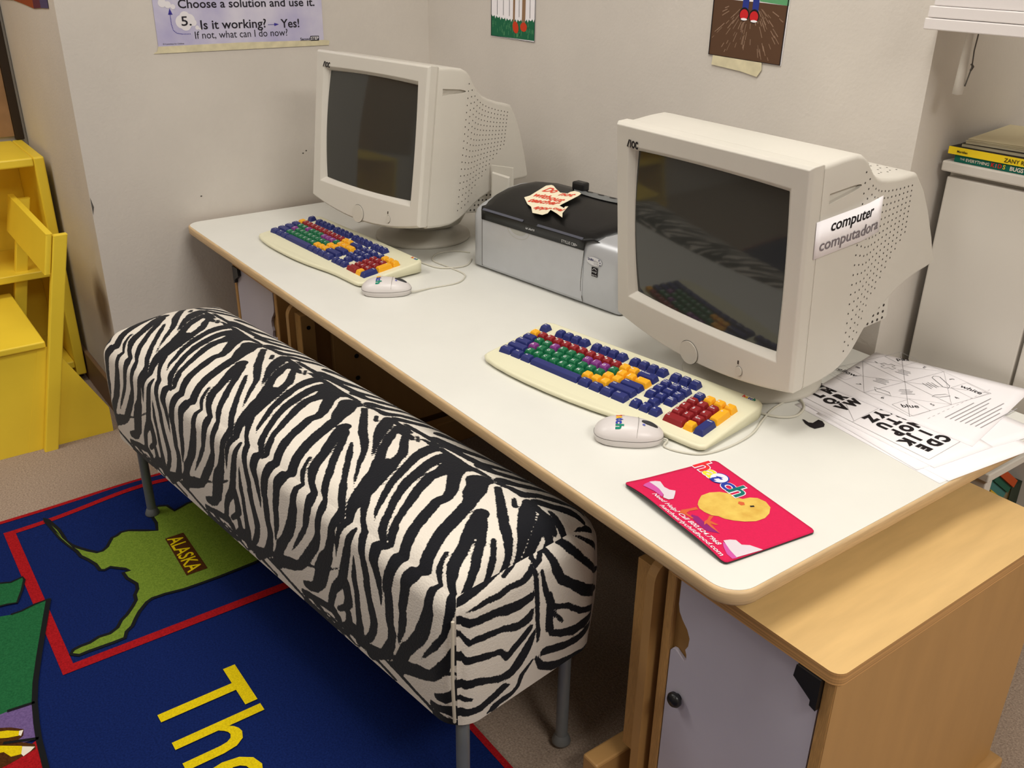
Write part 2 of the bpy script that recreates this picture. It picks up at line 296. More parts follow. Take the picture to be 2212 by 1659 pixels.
# ------------------------------------------------------------------ birch cabinets
def cabinet(x0, x1, label, flip, scratch):
    t = thing('birch_cabinet', label, 'cabinet', (0, 0, 0), 0, 'birch cabinets under the table'); y0, y1 = 0.808, 1.345
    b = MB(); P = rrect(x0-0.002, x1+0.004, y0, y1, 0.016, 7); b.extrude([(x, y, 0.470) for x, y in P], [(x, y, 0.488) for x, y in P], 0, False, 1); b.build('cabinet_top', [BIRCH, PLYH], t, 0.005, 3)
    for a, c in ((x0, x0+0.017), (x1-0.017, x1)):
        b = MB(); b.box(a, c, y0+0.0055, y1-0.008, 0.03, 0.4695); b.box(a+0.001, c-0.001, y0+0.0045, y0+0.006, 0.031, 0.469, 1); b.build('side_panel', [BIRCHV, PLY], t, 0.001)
    b = MB(); b.box(x0+0.0172, x1-0.0172, y1-0.02, y1-0.01, 0.04, 0.4690); b.build('back_panel', BIRCHV, t)
    b = MB(); b.box(x0+0.0172, x1-0.0172, y0+0.02, y1-0.021, 0.035, 0.05); b.build('bottom_panel', BIRCHV, t)
    b = MB(); b.box(x0-0.01, x1+0.018, y0+0.03, y1+0.012, 0.0, 0.028); b.build('plinth', BIRCHV, t, 0.006, 3)
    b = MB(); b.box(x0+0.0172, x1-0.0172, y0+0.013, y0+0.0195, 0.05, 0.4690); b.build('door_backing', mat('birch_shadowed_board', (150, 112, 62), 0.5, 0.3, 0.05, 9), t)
    w = x1-x0
    prof = [(0.019, 0.06), (0.019, 0.338), (0.0225, 0.3435), (0.028, 0.345), (0.037, 0.3405), (0.045, 0.3365), (0.0495, 0.340), (0.0485, 0.350), (0.0455, 0.3565), (0.050, 0.366), (0.051, 0.380), (0.045, 0.392), (0.035, 0.402), (0.028, 0.412), (0.025, 0.424), (0.025, 0.466), (w-0.019, 0.466), (w-0.019, 0.06)]
    pts = [((x1-px) if flip else (x0+px), pz) for px, pz in prof]
    if flip: pts = pts[::-1]
    b = MB(); b.extrude([(x, y0+0.006, z) for x, z in pts], [(x, y0+0.012, z) for x, z in pts]); d = b.build('door', LILAC, t)
    kx = x1-0.044 if flip else x0+0.044
    b = MB(); b.lathe([(0, -0.016), (0.009, -0.015), (0.0118, -0.011), (0.0115, -0.006), (0.006, -0.003), (0.006, 0)], (kx, y0+0.0058, 0.268), 20, 0, True, 'y'); b.build('knob', BLACK, d)
    s = -1 if flip else 1; hx = x0 if flip else x1
    q = [(hx-s*0.0165, 0.469), (hx-s*0.052, 0.469), (hx-s*0.054, 0.450), (hx-s*0.026, 0.432), (hx-s*0.026, 0.424), (hx-s*0.0165, 0.421)]
    if not flip: q = q[::-1]
    b = MB(); b.extrude([(x, y0-0.003, z) for x, z in q], [(x, y0+0.0055, z) for x, z in q]); b.build('hinge', BLACK, d, 0.001)
    return t
cabinet(-0.724, -0.446, 'birch cabinet with lilac door under the near right end of the table', False, True)
cabinet(-2.339, -2.058, 'birch cabinet with lilac door under the far left end of the table', True, False)
# ------------------------------------------------------------------ yellow furniture
t = thing('yellow_bookcase', 'yellow painted bookcase with open shelves against the left wall', 'bookcase', (-2.874, 0.506, 0))
b = MB(); b.box(-0.285, 0, -0.028, 0, 0.025, 0.688); b.build('end_panel', YEL, t, 0.004)
b = MB(); b.box(-0.285, 0, -0.83, -0.80, 0.025, 0.688); b.build('end_panel', YEL, t, 0.004)
b = MB(); b.box(-0.285, 0.0, -0.7995, -0.0285, 0.664, 0.688); b.build('top_panel', YEL, t, 0.004)
for zz in (0.345, 0.05):
    b = MB(); b.box(-0.27, -0.004, -0.7995, -0.0285, zz, zz+0.022); b.build('shelf', YEL, t, 0.003)
b = MB(); b.box(-0.285, -0.271, -0.7995, -0.0285, 0.03, 0.663); b.build('back_panel', YEL, t)
b = MB(); b.box(-0.26, -0.02, -0.80, -0.03, 0.0, 0.0245); b.build('plinth', YEL, t)
t = thing('child_chair', 'yellow wooden child chair with box seat at the left edge', 'chair', (-2.50, 0.0, 0))
lean = 0.125/0.57
b = MB(); b.extrude([(-0.001, 0.26, 0), (-0.001, 0.478, 0), (-0.001, 0.478, 0.072), (-0.001, 0.372, 0.275), (-0.001, 0.335, 0.285)], [(-0.014, 0.26, 0), (-0.014, 0.478, 0), (-0.014, 0.478, 0.072), (-0.014, 0.372, 0.275), (-0.014, 0.335, 0.285)]); b.build('rear_wing', YEL, t, 0.003)
for xx in (0.0, -0.425):
    b = MB(); b.extrude([(xx, 0.296, 0), (xx+0.022, 0.296, 0), (xx+0.022, 0.330, 0), (xx, 0.330, 0)], [(xx, 0.296+lean*0.572, 0.572), (xx+0.022, 0.296+lean*0.572, 0.572), (xx+0.022, 0.330+lean*0.572, 0.572), (xx, 0.330+lean*0.572, 0.572)]); b.build('back_post', YEL, t, 0.003)
def bk(z): return 0.296+lean*z
b = MB(); b.extrude([(-0.455, bk(0.478)-0.016, 0.478), (0.018, bk(0.478)-0.016, 0.478), (0.018, bk(0.478)-0.001, 0.478), (-0.455, bk(0.478)-0.001, 0.478)], [(-0.455, bk(0.578)-0.016, 0.578), (0.018, bk(0.578)-0.016, 0.578), (0.018, bk(0.578)-0.001, 0.578), (-0.455, bk(0.578)-0.001, 0.578)]); b.build('backrest', YEL, t, 0.005, 3)
b = MB(); b.box(-0.43, 0.008, 0.02, 0.355, 0.284, 0.302); b.build('seat', YEL, t, 0.004, 3)
b = MB(); q = [(0.03, 0), (bk(0)-0.001, 0), (bk(0.2835)-0.001, 0.2835), (0.03, 0.2835)]; b.extrude([(-0.002, y, z) for y, z in q], [(-0.016, y, z) for y, z in q]); b.build('side_panel', YEL, t, 0.002)
b = MB(); b.box(-0.425, -0.41, 0.03, 0.295, 0, 0.2835); b.build('side_panel', YEL, t, 0.002)
b = MB(); b.box(-0.4095, -0.0165, 0.03, 0.045, 0, 0.2835); b.build('front_panel', YEL, t, 0.002)
# board on the far left wall
t = thing('wall_board', 'brown board with dark frame on the far left wall, above the yellow bookcase', 'board', (-3.168, 0, 0))
b = MB(); b.box(0, 0.012, -0.9, 0.488, 0.70, 1.6); b.build('panel', CORK, t)
b = MB(); b.box(0, 0.02, 0.489, 0.513, 0.69, 1.62); b.build('frame', FRB, t, 0.002)
# ------------------------------------------------------------------ zebra bench
ZC = (-1.45234, 0.60986); ZYAW = 0.1196; ZL, ZD, ZB, ZT = 1.2047, 0.30, 0.2307, 0.4744
t = thing('zebra_bench', 'long bench with zebra print plush cover and grey metal legs', 'bench', (ZC[0], ZC[1], 0), ZYAW)
ZM=[[[962,152,114],[1025,-13,67],[1120,-161,15]],[[950,428,179],[881,350,232],[1106,126,205],[1308,-200,144],[1385,-470,152],[1467,-852,146],[1572,-1109,138],[1693,-1417,159],[1562,-1636,94]],[[1563,-1636,171],[1482,-1809,157],[1466,-2042,122],[1417,-2312,117],[1429,-2472,118],[1386,-2712,99],[1322,-2915,49],[1286,-3037,13]],[[425,331,185],[570,147,145],[879,-177,126],[953,-327,119],[908,-468,119],[981,-747,127],[1052,-1018,122],[1143,-1215,131],[1228,-1453,137],[1153,-1610,140],[1101,-1811,121]],[[1154,-1611,146],[1104,-1884,140],[1051,-2154,138],[1088,-2320,123],[1100,-2550,132],[1095,-2722,126],[1141,-2922,125],[1098,-3152,117],[960,-3437,151],[744,-3660,83],[450,-3800,155]],[[212,345,160],[349,95,156],[349,-151,126],[442,-433,117],[577,-749,99],[690,-1029,82],[841,-1341,79]],[[799,-1195,92],[909,-1416,78],[848,-1574,41]],[[126,455,155],[-6,359,175],[19,127,139],[117,-216,126],[186,-482,122],[290,-746,98],[490,-1075,87],[605,-1302,107]],[[607,-1302,93],[766,-1492,95],[687,-1676,152],[704,-1866,144],[807,-2051,108],[871,-2289,81],[896,-2445,45],[895,-2564,14]],[[-378,469,157],[-350,287,151],[-233,-54,112],[-119,-333,109],[8,-682,88],[180,-964,69],[259,-1106,52],[373,-1251,10]],[[2174,461,83],[2413,126,110],[2594,-126,101],[2808,-365,110],[2994,-581,143]],[[2118,486,54],[2371,420,104],[2560,417,95],[2686,390,43]],[[2409,462,75],[2660,235,86],[2835,103,93],[2987,-47,113],[3127,-318,111],[3163,-541,186]],[[3070,-451,256],[3182,-773,249],[3254,-982,223]],[[3254,-982,222],[3312,-1268,155],[3408,-1531,107],[3315,-1758,89],[3260,-2030,67],[3236,-2198,41],[3220,-2332,8]],[[3271,-962,123],[3504,-1157,90],[3669,-1378,66],[3810,-1536,100],[3845,-1725,108],[3930,-1949,102],[4013,-2207,109],[4041,-2375,109],[4083,-2630,97],[4152,-2824,98],[4202,-2998,85]],[[4013,-2416,96],[4060,-2623,90],[4106,-2831,98],[4156,-3007,125],[4143,-3159,110],[4037,-3388,101],[3863,-3598,73],[3689,-3760,39]],[[2608,557,35],[2791,423,38]],[[2754,550,45],[2956,567,61],[3128,553,47]],[[1594,441,47],[1758,306,54]],[[1789,569,128],[2023,291,166],[2224,40,116],[2481,-213,62],[2697,-450,10]],[[1227,451,76],[1599,172,89],[1953,-93,105],[2250,-267,89],[2451,-408,71],[2658,-650,60],[2866,-874,36],[3055,-1067,8]],[[2107,-426,43],[2310,-606,71],[2558,-839,70],[2817,-1077,68]],[[2825,-1087,79],[2919,-1166,95],[3126,-1396,96],[3184,-1577,136],[3114,-1870,108],[3084,-2118,122],[2990,-2403,137],[2840,-2645,197],[2734,-2899,228]],[[3005,-2416,146],[2844,-2745,187],[2681,-3066,216],[2495,-3341,123],[2276,-3449,122],[2142,-3483,86]],[[1602,-226,155],[1687,-434,145],[1911,-811,128],[2057,-1128,131],[2238,-1350,94],[2429,-1504,106]],[[2431,-1491,96],[2419,-1671,148],[2421,-1904,118],[2365,-2122,102],[2331,-2267,79],[2168,-2513,69],[1972,-2780,46],[1823,-2977,14]],[[1602,-226,87],[1785,-324,81],[2006,-581,89],[2206,-843,86],[2415,-1076,94],[2579,-1306,97]],[[2587,-1317,102],[2710,-1471,76],[2756,-1664,114],[2740,-1873,100],[2712,-2074,102],[2715,-2230,99],[2629,-2419,130],[2445,-2679,136],[2230,-2944,134],[2045,-3146,111],[1762,-3266,158],[1373,-3479,119],[1006,-3644,73]],[[1807,-1049,42],[1914,-1288,67],[2075,-1494,57],[1988,-1710,76]],[[1993,-1700,93],[1992,-1858,110],[2003,-2029,139],[1932,-2305,164],[1826,-2556,163],[1651,-2813,132],[1444,-3075,148],[1353,-3279,153],[1226,-3524,184]],[[3631,-1597,37],[3573,-1837,101],[3529,-2043,116],[3466,-2308,131],[3406,-2545,140],[3314,-2757,132],[3098,-3011,102],[2987,-3241,106],[2910,-3471,110],[2986,-3544,132]],[[3436,-2687,148],[3484,-2885,148],[3490,-3043,144],[3378,-3225,84],[3147,-3396,66]],[[2986,-3544,149],[3094,-3648,115]],[[3443,-3268,103],[3436,-3438,119],[3438,-3538,136]],[[3022,-3824,84],[3284,-3627,61],[3443,-3462,48]],[[3276,-3700,122],[3569,-3584,190],[3680,-3614,168]],[[3702,-2072,16],[3706,-2255,61],[3704,-2488,98],[3750,-2698,85],[3749,-2938,91],[3748,-3182,100]],[[3747,-3181,101],[3752,-3337,126],[3708,-3563,134],[3604,-3697,97]],[[2024,-3728,90],[2556,-3608,102],[2885,-3548,107],[3122,-3592,95]],[[6322,-2718,26],[6499,-2560,32]],[[2101,-3912,150],[2465,-3906,98],[2815,-3918,62],[3166,-3838,73],[3356,-3837,30]],[[3617,-3789,90],[6092,-2880,29],[6292,-2767,31],[6551,-2653,31],[6750,-2533,20]],[[0,-3720,20],[500,-3800,60],[1100,-3900,40]],[[600,-3620,20],[1200,-3680,60],[1800,-3820,40]],[[1300,-3710,20],[1800,-3810,60],[2300,-3930,30]],[[2000,-3660,20],[2500,-3760,60],[3200,-3920,30]],[[2700,-3720,20],[3100,-3800,60],[3600,-3920,30]],[[3100,-3620,20],[3400,-3680,60],[3800,-3840,30]],[[-691,781,139],[-343,838,141],[-32,970,107],[235,1109,87],[617,1220,67],[1097,1345,49]],[[-523,580,110],[-334,738,88],[35,774,97],[394,810,117],[577,964,86],[838,1155,67],[1310,1279,64]],[[480,751,128],[753,803,98],[980,957,100],[1236,1145,66],[1516,1312,49]],[[1049,686,146],[1271,839,97],[1470,1063,81],[1696,1268,65]],[[1096,543,47],[1303,632,76],[1550,672,125],[1676,909,95],[1922,1091,94],[2266,1383,78]],[[-896,1009,114],[-637,1128,111],[-234,1242,90],[244,1392,88]],[[1792,711,107],[1997,849,107],[2215,1048,91],[2480,1208,60]],[[1764,587,106],[1964,583,79],[2203,582,75],[2452,554,36]],[[2080,713,52],[2383,696,77],[2657,698,75],[2906,679,72]],[[-285,575,89],[29,555,88],[384,540,74],[675,563,75],[888,579,44]],[[-53,462,126],[283,425,177],[498,464,125]]]
ZE=[[[6121,-1479,76],[6127,-1261,123],[6077,-1038,140],[6040,-811,106],[5960,-552,79],[5772,-266,77],[5645,17,74],[5510,246,72]],[[6133,-546,59],[6035,-373,66],[5867,-161,45],[5739,60,70]],[[6200,-1538,104],[6185,-1335,81],[6120,-1143,82],[6102,-963,54]],[[6414,-1352,11],[6390,-1189,46],[6371,-963,54],[6394,-731,65],[6359,-495,66],[6383,-252,69],[6305,-90,83],[6233,-59,61]],[[6482,-1558,76],[6604,-1265,93],[6601,-1039,82],[6628,-807,88],[6699,-569,107],[6727,-325,107],[6713,-127,91]],[[6691,-1532,52],[6937,-1283,67],[6899,-1146,75],[6935,-930,73],[6975,-677,71],[7086,-400,85],[7070,-184,118],[6984,-119,65]],[[7063,-1539,61],[7239,-1347,89],[7230,-1163,75],[7291,-961,72],[7358,-722,58],[7544,-589,88],[7457,-475,99],[7361,-294,88],[7260,-145,78]],[[7595,-1548,94],[7675,-1351,104],[7665,-1150,94],[7773,-928,69],[7874,-717,87],[7897,-501,121],[7819,-368,148],[7683,-252,147],[7508,-121,101],[7389,-56,45]],[[7853,-1552,50],[7952,-1354,62],[7987,-1230,29]],[[8162,-1558,106],[8224,-1279,92],[8218,-1024,97],[8158,-796,111],[8103,-631,99],[8135,-531,39]],[[8429,-926,23],[8386,-795,102],[8359,-662,78],[8360,-459,69],[8283,-324,59],[8095,-259,69],[8012,-158,59],[7928,-56,35]],[[6894,-3,59],[7206,7,49],[7455,33,61],[7611,29,31]],[[5806,197,24],[6061,2,55],[6261,25,36],[6192,123,63],[6027,201,73],[5833,477,38],[5690,639,31]],[[6339,-22,57],[6564,-15,58],[6869,-4,59],[7180,6,60]],[[6399,97,45],[6730,161,62],[7010,259,86],[7238,251,104],[7479,261,104]],[[5059,677,91],[5510,838,136],[5794,691,86],[6045,579,100],[6303,717,98],[6607,972,71],[6927,1275,77],[7040,1437,78]],[[5632,1074,148],[5958,1003,154],[6188,1275,86]],[[6105,866,19],[6349,1101,50],[6615,1403,57]],[[6060,270,70],[6294,332,80],[6503,393,102],[6718,492,103],[6910,717,95],[7171,1009,125],[7401,1389,126]],[[6853,253,53],[7127,334,55],[7280,647,59],[7534,939,65],[7704,1373,78]],[[7178,284,38],[7370,434,45],[7530,551,40]],[[7344,256,84],[7619,321,70],[7767,581,92],[7863,865,123],[7836,1111,121],[7808,1362,74]],[[7903,172,90],[7977,409,100],[8076,690,97],[8103,937,98],[8032,1163,101],[8000,1376,76]],[[7922,14,43],[8165,146,88],[8352,426,106],[8423,709,103],[8461,998,96],[8481,1294,74]]]

def segs(L, shift=0):
    A = [];
    for st in L:
        for (x0, y0, r0), (x1, y1, r1) in zip(st[:-1], st[1:]): A.append((x0/1e4+shift, y0/1e4, r0*0.80/1e4, x1/1e4+shift, y1/1e4, r1*0.80/1e4))
    return A
def field(s, tt, A):
    d = np.full(s.shape, 0.03)
    for x0, y0, r0, x1, y1, r1 in A:
        dx, dy = x1-x0, y1-y0; L2 = dx*dx+dy*dy+1e-12
        h = np.clip(((s-x0)*dx+(tt-y0)*dy)/L2, 0, 1)
        d = np.minimum(d, np.hypot(s-x0-h*dx, tt-y0-h*dy)-(r0+h*(r1-r0)))
    return d
def bench_cover():
    hx, hy, H, r = ZL/2, ZD/2, ZT-ZB, 0.045; st = 0.004; PER = 0.349
    def grid(fn, na, nb):
        a = np.linspace(0, 1, na+1); bb = np.linspace(0, 1, nb+1); Aa, Bb = np.meshgrid(a, bb, indexing='ij')
        P = fn(Aa, Bb); n2 = nb+1
        F = [(i*n2+j, (i+1)*n2+j, (i+1)*n2+j+1, i*n2+j+1) for i in range(na) for j in range(nb)]
        return [p.reshape(-1) for p in P], F
    V = []; F = []; Dv = []
    def addp(x, y, z, s, tt, f, kind, rev=False):
        q = np.stack([x, y, z], 1); lo = np.array([-hx+r, -hy+r, 0.012]); hi = np.array([hx-r, hy-r, H-r])
        cl = np.clip(q, lo, hi); cl[:, 2] = np.clip(q[:, 2], -1, H-r)
        # soft sag and cushion bulge
        dv = q-cl; ln = np.linalg.norm(dv, axis=1)[:, None]+1e-9; q2 = cl+dv/ln*np.minimum(ln, r)
        q2[:, 2] += 0.032*(q[:, 2] > H-1e-6)*np.maximum(0, 1-(q[:, 1]/hy)**2)**1.5*(q[:, 2] > 0)*np.maximum(0.0, 1-(q[:, 0]/hx)**14)
        bul = 0.006*np.sin(np.pi*np.clip(q[:, 2]/H, 0, 1))
        q2[:, 1] += np.sign(q[:, 1])*bul*(np.abs(q[:, 1]) > hy-1e-6); q2[:, 0] += np.sign(q[:, 0])*bul*(np.abs(q[:, 0]) > hx-1e-6)
        if kind == 'e': d = field(s, tt, segs(ZE))
        else:
            d = np.full(s.shape, 0.03)
            for k in range(-4, 4):
                A = segs(ZM, k*PER); xs = [a[0] for a in A]+[a[3] for a in A]; m = (s > min(xs)-0.04) & (s < max(xs)+0.04)
                if m.any(): d[m] = np.minimum(d[m], field(s[m], tt[m], A))
        n = sum(len(v) for v in V); V.append(q2); Dv.append(d); F.extend([tuple(i+n for i in (fc[::-1] if rev else fc)) for fc in f])
    nx, ny, nz = int(ZL/st), int(ZD/st), int(H/st)
    (x, y, z, s, tt), f = grid(lambda a, b_: ((a-.5)*ZL, (b_-.5)*ZD, a*0+H, (a-.5)*ZL, (b_-.5)*ZD), nx, ny); addp(x, y, z, s, tt, f, 'm')
    (x, y, z, s, tt), f = grid(lambda a, b_: ((a-.5)*ZL, a*0-hy, b_*H, (a-.5)*ZL, -hy-(H-b_*H)), nx, nz); addp(x, y, z, s, tt, f, 'm')
    (x, y, z, s, tt), f = grid(lambda a, b_: ((a-.5)*ZL, a*0+hy, b_*H, (a-.5)*ZL, hy-(H-b_*H)), nx//2, nz//2); addp(x, y, z, s, tt, f, 'm', True)
    (x, y, z, s, tt), f = grid(lambda a, b_: (a*0+hx, (a-.5)*ZD, b_*H, hx+(H-b_*H), (a-.5)*ZD), ny, nz); addp(x, y, z, s, tt, f, 'e')
    (x, y, z, s, tt), f = grid(lambda a, b_: (a*0-hx, (a-.5)*ZD, b_*H, hx+(H-b_*H), (a-.5)*ZD), ny//2, nz//2); addp(x, y, z, s, tt, f, 'e', True)
    V_ = np.concatenate(V); D_ = np.concatenate(Dv)
    me = bpy.data.meshes.new('plush_cover'); me.from_pydata([tuple(v) for v in V_], [], F)
    me.polygons.foreach_set('use_smooth', [True]*len(F))
    at = me.attributes.new('stripe', 'FLOAT', 'POINT'); at.data.foreach_set('value', D_.astype(np.float32)); me.update()
    m = bpy.data.materials.new('zebra_plush'); m.use_nodes = True; nt = m.node_tree; bs = nt.nodes['Principled BSDF']
    bs.inputs['Roughness'].default_value = 0.85; bs.inputs['Specular IOR Level'].default_value = 0.15; bs.inputs['Sheen Weight'].default_value = 0.12; bs.inputs['Sheen Roughness'].default_value = 0.4
    an = nt.nodes.new('ShaderNodeAttribute'); an.attribute_name = 'stripe'
    tc = nt.nodes.new('ShaderNodeTexCoord'); nz_ = nt.nodes.new('ShaderNodeTexNoise'); nz_.inputs['Scale'].default_value = 330; nz_.inputs['Detail'].default_value = 2; nt.links.new(tc.outputs['Object'], nz_.inputs['Vector'])
    n3 = nt.nodes.new('ShaderNodeTexNoise'); n3.inputs['Scale'].default_value = 55; n3.inputs['Detail'].default_value = 2; nt.links.new(tc.outputs['Object'], n3.inputs['Vector'])
    ad = nt.nodes.new('ShaderNodeMath'); ad.operation = 'MULTIPLY_ADD'; nt.links.new(nz_.outputs['Fac'], ad.inputs[0]); ad.inputs[1].default_value = 0.0035; nt.links.new(an.outputs['Fac'], ad.inputs[2])
    ad2 = nt.nodes.new('ShaderNodeMath'); ad2.operation = 'MULTIPLY_ADD'; nt.links.new(n3.outputs['Fac'], ad2.inputs[0]); ad2.inputs[1].default_value = 0.004; nt.links.new(ad.outputs[0], ad2.inputs[2])
    mr = nt.nodes.new('ShaderNodeMapRange'); mr.inputs['From Min'].default_value = 0.0033; mr.inputs['From Max'].default_value = 0.0045; nt.links.new(ad2.outputs[0], mr.inputs['Value'])
    mx = nt.nodes.new('ShaderNodeMix'); mx.data_type = 'RGBA'; mx.inputs['A'].default_value = lin((24, 25, 30)); mx.inputs['B'].default_value = lin((226, 218, 206)); nt.links.new(mr.outputs['Result'], mx.inputs['Factor']); nt.links.new(mx.outputs['Result'], bs.inputs['Base Color'])
    bp = nt.nodes.new('ShaderNodeBump'); bp.inputs['Strength'].default_value = 0.35; bp.inputs['Distance'].default_value = 0.002; nt.links.new(nz_.outputs['Fac'], bp.inputs['Height']); nt.links.new(bp.outputs[0], bs.inputs['Normal'])
    me.materials.append(m)
    o = bpy.data.objects.new('plush_cover', me); COL.objects.link(o); o.parent = t; o.location = (0, 0, ZB); return o
cover = bench_cover()
b = MB(); b.box(-ZL/2+0.03, ZL/2-0.03, -ZD/2+0.03, ZD/2-0.03, ZB+0.012, ZB+0.03); b.build('seat_board', BLACK, t)
b = MB(); b.tube([(ZL/2-0.012, -ZD/2+0.006, 0.012), (ZL/2-0.004, -ZD/2-0.003, 0.1), (ZL/2-0.010, -ZD/2+0.004, 0.195)], 0.0025, 0, 8); b.build('corner_seam', flat('plush_white', (205, 196, 178)), cover)
for sx in (-1, 1):
    for sy in (-1, 1):
        b = MB(); x, y = sx*(ZL/2-0.035), sy*(ZD/2-0.04)
        b.tube([(x, y, 0.012), (x, y, 0.16), (x, y, ZB-0.005), (x-sx*0.012, y-sy*0.008, ZB+0.02)], 0.0105, 0, 14); lg = b.build('leg', METAL, t)
        b = MB(); b.lathe([(0, 0.0085), (0.016, 0.0085), (0.0165, 0.012), (0.013, 0.022), (0.0108, 0.026)], (x, y, 0.0 if sy > 0 and sx > 0 else 0.003), 18); b.build('foot_cap', GREYP, lg)
CORD_R=[[-0.885,0.933],[-0.862,0.930],[-0.835,0.939],[-0.812,0.962],[-0.805,1.01],[-0.812,1.07],[-0.835,1.125],[-0.850,1.165],[-0.856,1.2],[-0.86,1.235]]
KCORD_R=[[-0.872,1.133],[-0.845,1.14],[-0.822,1.155],[-0.812,1.18],[-0.825,1.215],[-0.854,1.238]]
CORD_L=[[-1.674,0.963],[-1.663,1.01],[-1.658,1.072],[-1.678,1.108],[-1.707,1.123],[-1.769,1.119],[-1.825,1.116],[-1.862,1.152],[-1.858,1.196],[-1.827,1.223]]
KCORD_L=[[-1.835,1.083],[-1.773,1.096],[-1.749,1.132],[-1.751,1.165],[-1.78,1.196]]
# ------------------------------------------------------------------ CRT monitors
MW, MH = 0.405, 0.3456
SECT = [(.030, .2005, .3435, -.004), (.07, .2003, .3450, -.004), (.10, .1995, .3445, -.001), (.115, .1985, .340, .003), (.128, .1970, .331, .008), (.140, .195, .318, .013), (.152, .1925, .306, .019), (.168, .188, .296, .027), (.188, .182, .288, .037), (.215, .176, .281, .049), (.25, .170, .275, .062), (.29, .164, .271, .074), (.305, .162, .268, .078), (.330, .161, .238, .084), (.352, .160, .200, .088), (.375, .159, .150, .090), (.392, .157, .110, .092)]
def sect(d):
    for a, c in zip(SECT[:-1], SECT[1:]):
        if a[0] <= d <= c[0]:
            f = (d-a[0])/(c[0]-a[0]); return tuple(a[i]+(c[i]-a[i])*f for i in range(1, 4))
    return SECT[-1][1:]
def sag(x): return 0.027*(1-(x/(MW/2))**2)
def bezel_ring(hw, zb, zt, y, sg, bulge=0.0, n=22):
    out = []
    for k in range(n): x = -hw+2*hw*k/n; out.append((x, y, zb-sg*(1-(x/hw)**2)))
    for k in range(n): z = zb+(zt-zb)*k/n; out.append((hw+bulge*(1-(2*k/n-1)**2), y, z))
    for k in range(n): x = hw-2*hw*k/n; out.append((x, y, zt+bulge*(1-(x/hw)**2)))
    for k in range(n): z = zt-(zt-zb)*k/n; out.append((-hw-bulge*(1-(2*k/n-1)**2), y, z))
    return out
